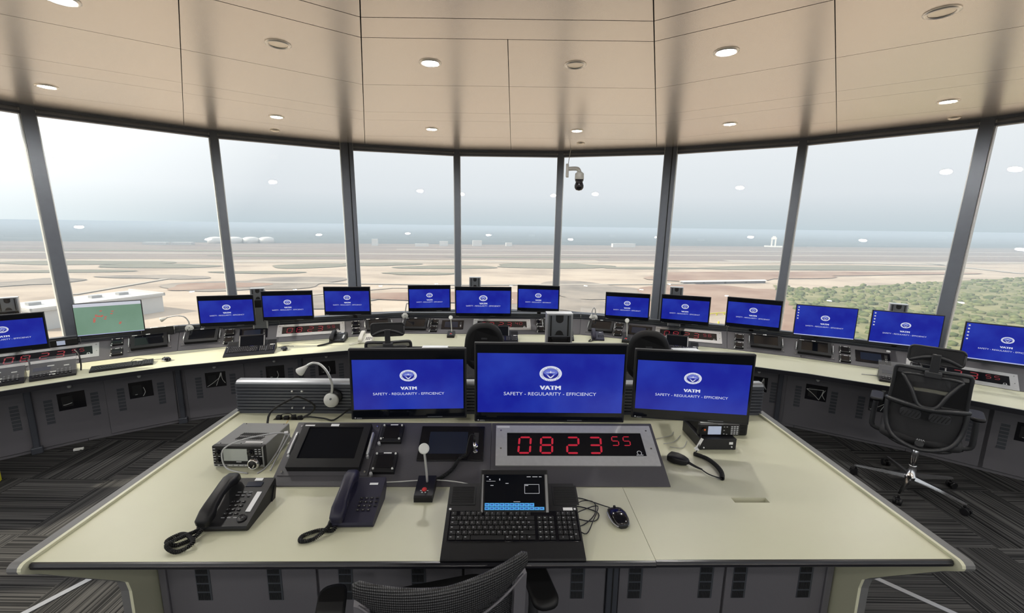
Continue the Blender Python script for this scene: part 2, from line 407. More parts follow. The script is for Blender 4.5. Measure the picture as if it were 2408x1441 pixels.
def text_mesh(body, width=None, cap=None, bold=0.0):
    """flat lettering as a mesh, centred, scaled to the given width and capital height"""
    cu = bpy.data.curves.new('lettering', 'FONT'); cu.body = body; cu.size = 1.0; cu.align_x = 'CENTER'; cu.offset = bold; cu.resolution_u = 3
    o = bpy.data.objects.new('lettering', cu); C.objects.link(o)
    dg = bpy.context.evaluated_depsgraph_get(); me = bpy.data.meshes.new_from_object(o.evaluated_get(dg))
    bpy.data.objects.remove(o); bpy.data.curves.remove(cu)
    xs = [v.co.x for v in me.vertices]; ys = [v.co.y for v in me.vertices]
    if not xs: return me
    w0, h0 = max(xs) - min(xs), max(ys) - min(ys); mxx, mny = (max(xs) + min(xs)) / 2, (max(ys) + min(ys)) / 2
    sx_ = width / w0 if width else cap / h0; sy_ = cap / h0 if cap else sx_
    for v in me.vertices: v.co = Vector(((v.co.x - mxx) * sx_, (v.co.y - mny) * sy_, 0))
    return me
def add_mesh(b, me, M4):
    n0 = len(b.bm.verts); b.bm.from_mesh(me); b.bm.verts.ensure_lookup_table()
    bmesh.ops.transform(b.bm, matrix=M4, verts=b.bm.verts[n0:]); b.bm.faces.ensure_lookup_table()
    for v in b.bm.verts[n0:]:
        for f in v.link_faces: f.material_index = b.mi

# ------------------------------------------------------------------ the setting
CX, CYC = -0.10, 1.02                 # axis of the round tower cab
ZC = 3.26                             # ceiling height
R_TOP, Z_TOP, R_SILL, Z_SILL = 6.28, 3.17, 5.823, 0.76
def pol(r, deg, z): a = R(deg); return Vector((CX + r * math.sin(a), CYC + r * math.cos(a), z))
def rmul(z): return R_SILL + (R_TOP - R_SILL) * (z - Z_SILL) / (Z_TOP - Z_SILL)

b = B(); ring = [pol(6.9, 15 * i, 0) for i in range(24)]
b.faces(ring + [p - Vector((0, 0, .25)) for p in ring], [tuple(range(24))[::-1], tuple(range(24, 48))] + [(i, (i + 1) % 24, 24 + (i + 1) % 24, 24 + i) for i in range(24)])
struct('floor', b, 'carpet', None, 'dark striped carpet planks covering the tower room floor', 'floor')

# ten-sided rings of metal ceiling panels with open seams
b = B(); rad = [0.25, .95, 1.75, 2.58, 2.86, 3.82, 4.74, 5.11, 6.04, 7.3]; K = math.tan(R(18)); CO_ = Vector((-.05, .19, 0)); seen = 0
def clip(poly):
    # keep the panels inside the window ring
    for m in range(24):
        a = R(15 * m + .17); n_ = Vector((math.sin(a), math.cos(a), 0)); lim = 6.36 * math.cos(R(7.5)) + n_.dot(Vector((CX, CYC, 0))); out = []
        for p, q in zip(poly, poly[1:] + poly[:1]):
            dp, dq = p.dot(n_) - lim, q.dot(n_) - lim
            if dp <= 0: out.append(p)
            if dp * dq < 0: out.append(p.lerp(q, dp / (dp - dq)))
        poly = out
        if len(poly) < 3: return []
    return poly
for k in range(10):
    ang = 36 * k
    ey_ = Vector((math.sin(R(ang)), math.cos(R(ang)), 0)); ex_ = Vector((math.cos(R(ang)), -math.sin(R(ang)), 0))
    for a0, a1 in zip(rad, rad[1:]):
        w_ = .004 if a1 > 3.9 else .008
        for sgn in (-1, 1):
            i0, i1 = a0 + w_ / 2, a1 - w_ / 2; mid = .0025 if a0 >= 2.8 else 0.0
            P = clip([CO_ + ex_ * (sgn * x) + ey_ * y for x, y in [(mid, i0), (i0 * K - .0035, i0), (i1 * K - .0035, i1), (mid, i1)]]); n_ = len(P)
            if n_ < 3: continue
            lo = [Vector((p.x, p.y, ZC)) for p in P]; hi = [Vector((p.x, p.y, ZC + .02)) for p in P]
            b.faces(lo + hi, [tuple(range(n_)), tuple(range(n_, 2 * n_))] + [(q, (q + 1) % n_, n_ + (q + 1) % n_, n_ + q) for q in range(n_)])
b.mi = 1
ring = [pol(6.75, 15 * i, ZC + .03) for i in range(24)]
b.faces(ring + [p + Vector((0, 0, .2)) for p in ring], [tuple(range(24)), tuple(range(24, 48))] + [(i, (i + 1) % 24, 24 + (i + 1) % 24, 24 + i) for i in range(24)])
struct('ceiling', b, ['ceiling', 'hole_dark'], None, 'warm grey metal panel ceiling with fine octagonal seams', 'ceiling')

# low wall under the windows, its sill
b = B()
for i in range(24):
    a0, a1 = 15 * i + 7.67, 15 * i + 22.67
    b.faces([pol(R_SILL + d, a, z) for d, z in ((-.03, 0), (-.03, Z_SILL - .03), (.14, Z_SILL - .03), (.14, 0)) for a in (a0, a1)],
            [(0, 1, 3, 2), (2, 3, 5, 4), (4, 5, 7, 6)])
struct('wall_front', b, 'wall', None, 'low dark wall running round under the windows', 'wall')
b = B()
for i in range(24):
    a0, a1 = 15 * i + 7.67, 15 * i + 22.67
    p = [pol(R_SILL + d, a, z) for d, z in ((-.10, Z_SILL - .03), (-.10, Z_SILL), (.12, Z_SILL), (.12, Z_SILL - .03)) for a in (a0, a1)]
    b.faces(p, [(0, 1, 3, 2), (2, 3, 5, 4), (4, 5, 7, 6), (6, 7, 1, 0)])
struct('trim_9', b, 'sill', None, 'pale window sill ledge above the low dark wall', 'sill')
# windows: head frame strip + glass pane, leaning outwards
for i in range(24):
    a0, a1 = 15 * i - 7.33, 15 * i + 7.67
    deg = ((15 * i + 180) % 360) - 180
    b = B()
    for z0, z1, d0, d1 in ((Z_TOP, Z_TOP + .028, -.02, .06), (Z_TOP + .028, Z_TOP + .062, .0, .06), (Z_TOP + .062, ZC + .01, -.035, .06), (Z_SILL, Z_SILL + .03, -.02, .05)):
        b.mi = 1 if abs(z0 - (Z_TOP + .028)) < 1e-6 else 0
        p = [pol(rmul(z) + d, a, z) for z, d in ((z0, d0), (z1, d0), (z1, d1), (z0, d1)) for a in (a0, a1)]
        b.faces(p, [(0, 1, 3, 2), (2, 3, 5, 4), (4, 5, 7, 6), (6, 7, 1, 0), (0, 2, 4, 6), (1, 3, 5, 7)])
    n = {-60: 1, -45: 2, -30: 3, -15: 4, 0: 5, 15: 6, 30: 7, 45: 8, 60: 9}.get(deg, 10 + i)
    ordn = {-60: 'window at the far left edge of the room', -45: 'window above the monitor with the green map', -30: 'window between left columns above the leftmost row of blue monitors', -15: 'window directly left of the centre pane',
            0: 'centre window straight ahead over the big wall-side monitor', 15: 'window holding the view past the security camera', 30: 'window with the distant white tower', 45: 'window above the green scrubland', 60: 'window at the far right edge of the room'}
    W = struct(f'window_{n}', b, ['mullion', 'alu'], None, ordn.get(deg, 'tilted window behind the viewer'), 'window', 'tilted tower windows')
    b = B()
    p = [pol(rmul(z) + d, a, z) for d in (.02, .036) for z in (Z_SILL + .01, Z_TOP + .02) for a in (a0 + .3, a1 - .3)]
    b.faces(p, [(0, 1, 3, 2), (4, 5, 7, 6), (0, 1, 5, 4), (2, 3, 7, 6), (0, 2, 6, 4), (1, 3, 7, 5)])
    struct('pane', b, 'glass', W)
# columns between the windows: thick at the octagon corners, slim between
tn = 10
for i in range(24):
    ang = 15 * i - 7.33; thick = (i % 3 == 2)
    deg = ((ang + 180) % 360) - 180
    wd, dp_ = (.160, .24) if thick else (.085, .15)
    if abs(abs(deg) - 52.4) < 1: wd = .105
    t = Vector((math.cos(R(ang)), -math.sin(R(ang)), 0)); rr = Vector((math.sin(R(ang)), math.cos(R(ang)), 0))
    b = B()
    def col(x0, x1, d0, d1, mi):
        b.mi = mi
        p = [pol(rmul(z) + d, ang, z) + t * x for z in (.0, ZC + .012) for x, d in ((x0, d0), (x1, d0), (x1, d1), (x0, d1))]
        b.faces(p, [(0, 1, 2, 3), (4, 5, 6, 7), (0, 1, 5, 4), (1, 2, 6, 5), (2, 3, 7, 6), (3, 0, 4, 7)])
    f = -.085 if thick else -.045
    col(-wd / 2, wd / 2, f, f + dp_, 0)
    if thick:   # a narrower second rib and shadow gap on the inner face
        col(wd / 2 - .045, wd / 2 + .004, f - .025, f, 0); col(wd / 2 - .06, wd / 2 - .05, f - .004, f + .01, 1)
    col(-wd / 2 - .012, -wd / 2, f + .035, f + dp_ - .01, 2); col(wd / 2, wd / 2 + .012, f + .035, f + dp_ - .01, 2)
    vis = {-52: 'leftmost wide grey column leaning over the green map monitor', -37: 'slim grey column left of the leftmost wide pair', -22: 'wide grey column left of centre', -7: 'slim grey column left of the centre pane',
           7: 'slim grey column carrying the security camera', 22: 'wide grey column right of the security camera', 37: 'slim grey column right of the distant white tower', 52: 'wide grey column before the scrubland on the right'}
    struct(f'trim_{tn}', b, ['mullion', 'hole_dark', 'mullion_edge'], None, vis.get(int(deg), 'grey window column behind the viewer'), 'column', 'leaning columns between the windows'); tn += 1

# flat aluminium trims let into the carpet
for n, (p0, p1, lab) in enumerate((((-2.86, 1.60), (-2.20, 2.79), 'aluminium strip let into carpet left of the supervisor desk'), ((2.80, 1.80), (1.90, 2.73), 'aluminium strip let into carpet right of the supervisor desk'))):
    a, c2 = Vector((*p0, 0)), Vector((*p1, 0)); d = (c2 - a).normalized(); nn = Vector((-d.y, d.x, 0)) * .018
    b = B(); up = Vector((0, 0, .004))
    b.faces([a - nn, c2 - nn, c2 + nn, a + nn, a - nn + up, c2 - nn + up, c2 + nn + up, a + nn + up], [(0, 1, 2, 3), (4, 5, 6, 7), (0, 1, 5, 4), (1, 2, 6, 5), (2, 3, 7, 6), (3, 0, 4, 7)])
    struct(f'trim_{n + 1}', b, 'alu', None, lab, 'floor trim')

# ------------------------------------------------------------------ outside: airfield far below
GZ = -98.0
GA = R(8.5); gx = Vector((math.cos(GA), math.sin(GA), 0)); gy = Vector((-math.sin(GA), math.cos(GA), 0))
b = B(); slots = ['sand', 'bare_soil', 'forest', 'grass_strip', 'red_soil', 'dark_soil', 'runway', 'scrub_ground', 'pale_sand']
def gquad(mi, y0, y1, z, x0=-40000, x1=40000):
    b.mi = mi; b.faces([gx * x + gy * y + Vector((0, 0, GZ + z)) for x, y in ((x0, y0), (x1, y0), (x1, y1), (x0, y1))], [(0, 1, 2, 3)])
def gell(mi, cx, cy_, rx, ry, ang, z, n=40, wob=.12):
    b.mi = mi; z += gell.n * .02; gell.n += 1; a = R(ang); ph = [random.uniform(0, 6.28) for _ in range(4)]; P = []
    for i in range(n):
        t = 2 * PI * i / n; k = 1 + wob * (math.sin(2 * t + ph[0]) + .6 * math.sin(3 * t + ph[1]) + .4 * math.sin(5 * t + ph[2]))
        x, y = rx * math.cos(t) * k, ry * math.sin(t) * k
        P.append((cx + x * math.cos(a) - y * math.sin(a), cy_ + x * math.sin(a) + y * math.cos(a), GZ + z))
    b.faces(P, [tuple(range(n))])
gell.n = 0
gquad(0, -3000, 40000, 0)
gquad(2, 2330, 40000, .9)
gquad(1, 1300, 2330, .5)
gquad(8, 1180, 1250, .6); gquad(6, 1215, 1245, .7)
gquad(6, 1520, 1560, .7); gquad(6, 1810, 1850, .7, -200, 5000); gquad(1, 1230, 1330, .55, 450, 6000)
for e_ in ((-1011, 1040, 173, 60, 9.3), (-798, 987, 128, 50, 8.5), (-875, 859, 114, 28, 7.6), (-511, 886, 88, 26, 7.4), (-694, 1345, 223, 40, 11), (-473, 1040, 89, 60, 8.5), (-336, 1105, 91, 50, 8.9),
           (-153, 1050, 109, 45, 8.3), (-190, 903, 75, 26, 7.2), (103, 1127, 164, 70, 8.5), (346, 1100, 120, 30, 8.7), (860, 1181, 340, 80, 8.1), (40, 1420, 300, 25, 9), (-1300, 1500, 420, 40, 10)):
    gell(3, *e_, 1.0)
for e_ in ((-411, 722, 110, 90, 5.9), (-768, 700, 60, 48, 6.1), (135, 691, 110, 90, 5.1), (-640, 790, 90, 30, 8), (-230, 560, 60, 40, 8), (60, 560, 90, 60, 5)):
    gell(5, *e_, .75, wob=.25)
for e_ in ((-464, 684, 56, 50, 5.7), (461, 930, 180, 95, 6.6), (310, 600, 150, 170, 20), (250, 470, 90, 100, 10), (-60, 610, 120, 60, 8), (700, 1010, 320, 55, 8), (330, 700, 120, 60, 8)):
    gell(4, *e_, .9, wob=.22)
b.mi = 7; sc_poly = [(470, 790), (492, 735), (705, 815), (907, 895), (1133, 973), (900, 500), (560, 250), (300, 330), (300, 400), (344, 516), (400, 640)]
b.faces([(x, y, GZ + 1.8) for x, y in sc_poly], [tuple(range(len(sc_poly)))])
def groad(mi, pts, wd, z):
    b.mi = mi
    for p, q in zip(pts, pts[1:]):
        p, q = Vector((*p, GZ + z)), Vector((*q, GZ + z)); d = (q - p).normalized(); nn = Vector((-d.y, d.x, 0)) * wd / 2
        b.faces([p - nn, q - nn, q + nn, p + nn], [(0, 1, 2, 3)])
groad(6, [(-593, 585), (-605, 760)], 12, 1.2); groad(6, [(-437, 735), (-100, 735), (330, 790)], 12, 1.2); groad(6, [(670, 1390), (1300, 1350), (1500, 1480)], 55, 1.1); groad(6, [(1299, 1350), (1260, 1080)], 30, 1.1)
groad(6, [(-340, 560), (-190, 690), (-80, 700)], 7, 1.4)
struct('ground', b, slots, None, 'sandy airfield land spreading to the hazy horizon', 'ground')

# scrub: uncountable low bushes on the right
def inpoly(x, y, P):
    c_ = False
    for (x0, y0), (x1, y1) in zip(P, P[1:] + P[:1]):
        if (y0 > y) != (y1 > y) and x < (x1 - x0) * (y - y0) / (y1 - y0) + x0: c_ = not c_
    return c_
b = B(); cnt = 0
while cnt < 1500:
    x, y = random.uniform(290, 1130), random.uniform(250, 975)
    if not inpoly(x, y, sc_poly) or random.random() > min(1, (700 / math.hypot(x, y)) ** 1.5): continue
    q = bmesh.ops.create_icosphere(b.bm, subdivisions=1, radius=1.0); s_ = random.uniform(2.0, 5.5)
    bmesh.ops.transform(b.bm, matrix=Matrix.Translation((x, y, GZ + 1.2 + s_ * .3)) @ Matrix.Rotation(random.uniform(0, 6), 4, 'Z') @ Matrix.Diagonal((s_ * random.uniform(.8, 1.5), s_, s_ * random.uniform(.5, .9), 1)), verts=q['verts'])
    for v in q['verts']: v.co += Vector((random.uniform(-.5, .5), random.uniform(-.5, .5), random.uniform(-.4, .4)))
    cnt += 1
b._tag(b.bm.faces, True)
solo('scrub', b, 'bush_leaf', 'green scrubland of low bushes outside on the right', 'bushes', kind='stuff')

# distant buildings
def block(name, x, y, wx, wy, h, rz, m, label, cat, roof=None, group=None):
    t = thing(name, label, cat, TF((x, y, GZ), rz), group)
    b = B(); b.box((0, 0, h / 2), (wx, wy, h)); part('wall', b, m, t)
    b = B(); b.box((0, 0, h + .4), (wx * 1.02, wy * 1.02, .8)); part('roof', b, roof or m, t)
    return t
t = thing('terminal_block', 'white flat-roofed building below the window behind the green map monitor', 'building', TF((-440, 448, GZ), R(68)))
b = B(); b.box((0, 0, 9), (106, 62, 18)); part('wall', b, 'roof_white', t)
b = B(); b.prism([(-55, -33), (55, -33), (55, 33), (-55, 33)], 18, 19.2); b.box((0, -32.4, 20), (110, 1.2, 2.4)); b.box((54.4, 0, 20), (1.2, 66, 2.4)); b.box((-54.4, 0, 20), (1.2, 66, 2.4)); part('roof', b, 'roof_white', t)
b = B()
for k in range(4): b.box((-38 + 24 * k, 6, 20.5), (9, 7, 2.6))
part('roof_plant', b, 'alu', t)
t = thing('hangar', 'long pale roofed shed beside the red soil ahead right', 'building', TF((392, 812, GZ), R(12)))
b = B()
for k in range(4): b.box((-66 + 44 * k, 0, 2.2), (40, 9, 4.4))
part('wall', b, 'cabinet', t)
b = B(); b.prism([(-7, 4.4), (0, 6.4), (7, 4.4)], -88, 88, 'yz'); part('roof', b, 'roof_white', t)
for k, (x, y, s_, lab) in enumerate(((-1394, 2084, 34, 'large white tank far off, leftmost of the row'), (-1325, 2110, 36, 'large white tank far off, second from left in the row'), (-1262, 2140, 34, 'large white tank far off, third from left in the row'), (-1200, 2165, 32, 'large white tank far off, rightmost of the row'))):
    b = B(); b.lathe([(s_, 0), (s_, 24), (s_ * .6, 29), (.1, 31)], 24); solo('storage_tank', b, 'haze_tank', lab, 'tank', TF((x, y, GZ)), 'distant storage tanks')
for k, (x, y, wx, lab) in enumerate(((-1520, 1890, 90, 'low white shed far off, left of the tanks'), (-1425, 1915, 80, 'second low white shed far off, nearer the tanks'))):
    block('shed', x, y, wx, 30, 10, R(9), 'roof_white', lab, 'building', group='low distant sheds')
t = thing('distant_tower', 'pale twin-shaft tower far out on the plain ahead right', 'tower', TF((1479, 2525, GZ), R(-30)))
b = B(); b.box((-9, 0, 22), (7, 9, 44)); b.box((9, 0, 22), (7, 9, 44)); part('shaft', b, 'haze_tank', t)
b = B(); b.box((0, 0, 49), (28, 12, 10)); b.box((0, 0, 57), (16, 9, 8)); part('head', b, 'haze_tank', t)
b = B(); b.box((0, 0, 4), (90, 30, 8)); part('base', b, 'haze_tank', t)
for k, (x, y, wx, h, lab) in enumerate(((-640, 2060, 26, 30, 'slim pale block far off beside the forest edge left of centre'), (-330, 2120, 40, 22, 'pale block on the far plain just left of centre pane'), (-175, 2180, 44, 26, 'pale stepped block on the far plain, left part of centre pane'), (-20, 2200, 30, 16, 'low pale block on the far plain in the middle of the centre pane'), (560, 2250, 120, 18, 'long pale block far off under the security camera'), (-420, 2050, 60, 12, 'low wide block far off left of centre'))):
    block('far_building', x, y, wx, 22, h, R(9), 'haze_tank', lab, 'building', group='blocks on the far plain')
t = thing('foundation_site', 'yellowish unfinished foundation on the red soil ahead right', 'building', TF((238, 480, GZ), R(20)))
b = B(); b.box((0, 0, .8), (62, 40, 1.6)); part('slab', b, 'pale_sand', t)
b = B()
for i in range(6):
    b.box((-28 + 11 * i, 18, 2.4), (1.2, 1.2, 3.2)); b.box((-28 + 11 * i, -18, 2.4), (1.2, 1.2, 3.2))
b.box((0, 18, 4.2), (60, 1.0, .8)); part('frame', b, 'yellow', t)

# warm white haze over the plain
hz = bpy.data.materials.new('haze'); hz.use_nodes = True; ht = hz.node_tree; ht.nodes.clear()
ho = ht.nodes.new('ShaderNodeOutputMaterial'); hv = ht.nodes.new('ShaderNodeVolumeScatter'); hv.inputs['Color'].default_value = (.57, .665, .78, 1); hv.inputs['Density'].default_value = .00036; hv.inputs['Anisotropy'].default_value = .0
ha = ht.nodes.new('ShaderNodeVolumeAbsorption'); ha.inputs['Color'].default_value = (.57, .665, .78, 1); ha.inputs['Density'].default_value = .00036
hs_ = ht.nodes.new('ShaderNodeAddShader'); ht.links.new(hv.outputs[0], hs_.inputs[0]); ht.links.new(ha.outputs[0], hs_.inputs[1]); ht.links.new(hs_.outputs[0], ho.inputs['Volume']); M['haze'] = hz
b = B(); b.box((0, 20150, -64), (90000, 40000, 84)); solo('haze', b, 'haze', 'pale haze hanging over the airfield outside', 'haze', kind='stuff')

# ------------------------------------------------------------------ downlights
def downlight(r, ring_, on):
    b = B(); b.lathe([(.058, -.004), (.066, -.010), (.080, -.004), (.080, .004), (.058, .004)], 28, None, False); part('trim_ring', b, 'lamp_trim', r)
    b = B(); b.lathe([(.0575, -.003), (.0575, .003)], 16); part('lens', b, 'lamp_on' if on else 'lamp_off', r)
def lamp(x, y, on, label, big=1.0, light=True):
    mw = TF((x, y, ZC - .001)) @ Matrix.Scale(big, 4)
    r = inst('dl%d' % on, lambda q: downlight(q, 0, on), 'downlight', label, 'ceiling light', mw, 'round ceiling downlights')
s_ = .951
for x, y, on, lab in ((-.651, 3.651, 1, 'lit downlight straight ahead, bigger and nearer, left of centre seam'), (1.477, 3.359, 1, 'lit downlight up right, the largest fully visible one'), (-2.559, 2.743, 1, 'lit downlight cut by the top edge at upper left'),
                      (-1.649, 3.332, 0, 'unlit downlight upper left beside a faint wide column reflection'), (.46, 3.654, 0, 'unlit downlight right of the centre seam'), (2.406, 2.752, 0, 'unlit downlight in the upper right corner'),
                      (-4.368, 4.399, 1, 'lit downlight near the leftmost window column'), (-2.79, 5.467, 1, 'lit downlight near the windows, second from left in the outer row'), (-1.073, 6.027, 1, 'small lit downlight near the windows left of centre'),
                      (.81, 6.01, 1, 'small lit downlight above the security camera'), (2.547, 5.52, 1, 'lit downlight near the windows right of the wide column'), (4.126, 4.483, 1, 'lit downlight near the rightmost window column')):
    lamp(x * s_, y * s_, on, lab)
for k in range(10):   # the part of the rings behind the viewer
    a = 73 + 21.4 * k
    p = pol(5.15, a, 0); lamp(p.x, p.y, 1, 'lit downlight of the outer ring behind the viewer')
for k in range(5):
    p = pol(2.75, 100 + 40 * k, 0); lamp(p.x, p.y, 1, 'lit downlight of the inner ring behind the viewer')
for x, y, lab in ((.986, 6.928, 'flat round detector on ceiling just above the security camera'), (4.788, 5.159, 'flat round detector on ceiling by the rightmost column'), (-3.217, 6.295, 'flat round detector on ceiling by the windows, left')):
    b = B(); b.lathe([(.055, 0), (.055, -.008), (.035, -.018), (.001, -.018)], 24); solo('smoke_detector', b, 'lamp_off', lab, 'detector', TF((x * s_, y * s_ - .06, ZC)), 'flat ceiling detectors')

# security camera on the slim column
t = thing('security_camera', 'white bracket security camera with black dome by the slim column', 'camera', TF((.79, 6.93, 2.93), R(-10)))
b = B(); b.box((.02, 0, 0), (.04, .12, .19), bev=.008); part('wall_plate', b, 'cctv_white', t)
b = B(); b.tube([(.03, 0, .025), (.12, 0, .03), (.18, 0, .02), (.205, 0, -.03)], .03, 12); part('bracket', b, 'cctv_white', t)
b = B(); b.lathe([(.035, .02), (.066, -.005), (.068, -.085), (.062, -.09)], 24, Matrix.Translation((.205, -.01, -.04))); part('collar', b, 'cctv_white', t)
b = B(); b.lathe([(.066, -.09), (.062, -.112), (.052, -.125), (.056, -.14), (.07, -.18), (.066, -.215), (.045, -.245), (.001, -.256)], 24, Matrix.Translation((.205, -.01, -.04))); part('dome', b, 'black_gloss', t)
b = B(); b.tube([(.03, .0, .09), (.04, .02, .18), (.06, .05, .33)], .005, 6); part('cable', b, 'cctv_white', t)

# ------------------------------------------------------------------ curved console along the windows
V = [Vector(p) for p in ((-4.72, 2.42), (-4.42, 3.15), (-3.85, 3.66), (-3.30, 4.06), (-2.50, 4.43), (-1.30, 4.885), (.79, 4.95), (2.28, 4.41), (2.88, 4.12), (3.62, 3.66), (4.34, 3.05))]
NF = len(V) - 1; S0 = .906            # S0: how far the first side was shortened
CUT, TZ, TILT = .60, .725, R(27)
EX = [(V[i + 1] - V[i]).normalized() for i in range(NF)]; NR = [Vector((-e.y, e.x)) for e in EX]; LN = [(V[i + 1] - V[i]).length for i in range(NF)]
ANG = [math.atan2(e.y, e.x) for e in EX]
def offp(i, d):
    if i == 0: return V[0] + NR[0] * d
    if i == NF: return V[NF] + NR[NF - 1] * d
    m = (NR[i - 1] + NR[i]).normalized(); return V[i] + m * d / m.dot(NR[i])
def fmw(i): return TF((V[i].x, V[i].y, 0), ANG[i])
def floc(i, p): q = p - V[i]; return q.dot(EX[i]), q.dot(NR[i])
def sweep(b, i, prof, inset=.002, close=True):
    """extrude a (depth, height) profile along one side of the ring, mitred at both ends"""
    ends = []
    for k, sg in ((i, 1), (i + 1, -1)):
        r = []
        for d, z in prof:
            x, y = floc(i, offp(k, d)); r.append(Vector((x + sg * inset, y, z)))
        ends.append(r)
    b.loft(ends, closed=close, caps=close, smooth=False); return b
def dmw(i, s, d, z=.72, rz=0): i += 1; p = V[i] + EX[i] * s + NR[i] * d; return TF((p.x, p.y, z), ANG[i] + rz)
def pmw(i, s, t, off=0.0):
    i += 1
    p = V[i] + EX[i] * s + NR[i] * (CUT + t * math.cos(TILT)); m = TF((p.x, p.y, TZ + t * math.sin(TILT)), ANG[i], TILT); return m @ Matrix.Translation((0, 0, off))
WHERE = ['beyond the left photo edge', 'at the far left end', 'under the green map monitor', 'left, right of the green map monitor', 'left of centre', 'straight ahead', 'right of centre', 'right, short middle side', 'right, beside the headrest chair', 'at the far right end']

t = thing('curved_worktop', 'long curved cream worktop running below all window-side monitors', 'worktop', TF((0, 0, .69)))
b = B()
lo = [offp(i, .004) for i in range(NF + 1)]; hi = [offp(i, CUT + .02) for i in range(NF + 1)]
for i in range(NF):
    b.faces([(p.x, p.y, z) for z in (0, .03) for p in (lo[i], lo[i + 1], hi[i + 1], hi[i])], [(0, 1, 2, 3), (4, 5, 6, 7), (0, 1, 5, 4), (2, 3, 7, 6), (1, 2, 6, 5), (3, 0, 4, 7)])
part('surface', b, 'laminate', t)
b = B()
lo = [offp(i, -.012) for i in range(NF + 1)]; hi = [offp(i, .0035) for i in range(NF + 1)]
for i in range(NF):
    b.faces([(p.x, p.y, z) for z in (-.012, .0295) for p in (lo[i], lo[i + 1], hi[i + 1], hi[i])], [(0, 1, 2, 3), (4, 5, 6, 7), (0, 1, 5, 4), (2, 3, 7, 6)])
part('edge_band', b, 'edge_black', t, 'black edge band')

def vent_col(b, x, y, z0, n, wd=.055, h=.026, step=.034):
    for k in range(n): b.box((x, y, z0 + k * step), (wd, .004, h))
def cabinet(i, doors, posts):
    i += 1
    t = thing('console_cabinet', f'dark grey cabinet under the curved worktop {WHERE[i]}', 'cabinet', fmw(i), 'cabinets under the curved worktop')
    b = B(); sweep(b, i, [(.37, .0), (.37, .69), (.90, .69), (.90, .0)]); part('carcass', b, 'cabinet', t)
    for sc, win, kind in doors:
        b = B(); b.box((sc, .366, .355), (.535, .012, .655), bev=.003, seg=1); d = part('door', b, 'cabinet', t)
        for sx_ in (-.155, .155):
            b = B(); vent_col(b, sc + sx_, .3595, .255, 7); part('vent_grille', b, 'vent', d, 'stamped vent slots')
        b = B(); b.cyl((sc, .361, .572), (sc, .340, .572), .017, .015); b.sphere((sc, .340, .572), .015, 1, .6, 1, 12); part('lock_knob', b, 'white_plastic', d, 'round white lock knob')
        if win:
            b = B(); b.box((sc, .3595, .43), (.185, .004, .165)); b.mi = 1; b.box((sc - .03, .357, .43), (.075, .002, .10)); wn_ = part('inspection_window', b, ['black_gloss', 'hole_dark'], d, 'dark glazed window')
            b = B()
            if kind == 1: cabs = [[(-.08, .36), (-.02, .40), (.04, .455), (.05, .50)], [(.05, .50), (.03, .44), (.0, .36)], [(.055, .50), (.06, .43), (.085, .38)]]
            elif kind == 2: cabs = [[(-.085, .46), (0, .465), (.06, .47)], [(-.085, .46), (-.02, .41), (.03, .36)], [(.03, .36), (.05, .42), (.06, .47)], [(.075, .47), (.055, .42), (.08, .37)]]
            elif kind == 3: cabs = [[(-.06, .40), (-.04, .40), (.0, .41)]]
            else: cabs = [[(-.05, .385), (-.03, .385)], [(.02, .45), (.03, .40), (.01, .36)]]
            for cpts in cabs: b.tube([(sc + x, .3545, z) for x, z in cpts], .0028, 6)
            part('cable', b, 'white_plastic', wn_, 'white cables behind the window')
    for s in posts:
        b = B(); b.box((s, .345, .345), (.045, .03, .65), bev=.008); b.box((s, .338, .03), (.075, .055, .06), bev=.006); part('post', b, 'slat', t, 'slim grey post with foot block')
cabinet(-1, [(.40, 0, 0)], [])
cabinet(0, [(.20, 0, 0), (.72, 1, 3)], [.45])
cabinet(1, [(.42, 1, 4)], [])
cabinet(2, [(.30, 1, 1)], [-.02])
cabinet(3, [(-.06 + .02, 1, 4), (.50, 1, 4), (1.05, 1, 1)], [.22])
cabinet(4, [(.35, 0, 0), (.90, 0, 0), (1.45, 1, 4)], [])
cabinet(5, [(.33, 0, 0), (.88, 0, 0), (1.35, 1, 4)], [])
cabinet(6, [(.30, 1, 1)], [.51])
cabinet(7, [(.13, 1, 2), (.66, 1, 1)], [])
cabinet(8, [(.22, 0, 0), (.72, 1, 4)], [])

ST = .31
def console(i):
    t = thing('instrument_console', f'sloped dark instrument console with slatted back {WHERE[i]}', 'console', fmw(i), 'sloped consoles on the curved worktop')
    y1, z1 = CUT + ST * math.cos(TILT), TZ + ST * math.sin(TILT)
    b = B(); sweep(b, i, [(CUT, .7195), (CUT, TZ), (y1, z1), (y1 + .02, z1), (y1 + .02, .7195)]); part('sloped_panel', b, 'console', t)
    b = B(); y0 = y1 + .022; pr = [(y0 + .05, .70), (y0 + .05, .925)]; z = .925; pr.append((y0, .925))
    while z > .735:
        pr += [(y0, z - .015), (y0 + .008, z - .018), (y0 + .008, z - .024), (y0, z - .027)]; z -= .027
    pr.append((y0, .70)); sweep(b, i, pr); part('slat_wall', b, 'slat', t)
    b = B(); sweep(b, i, [(y0 - .004, .926), (y0 - .004, .938), (y0 + .054, .938), (y0 + .054, .926)]); part('top_rail', b, 'slat', t)
for i in range(NF): console(i)

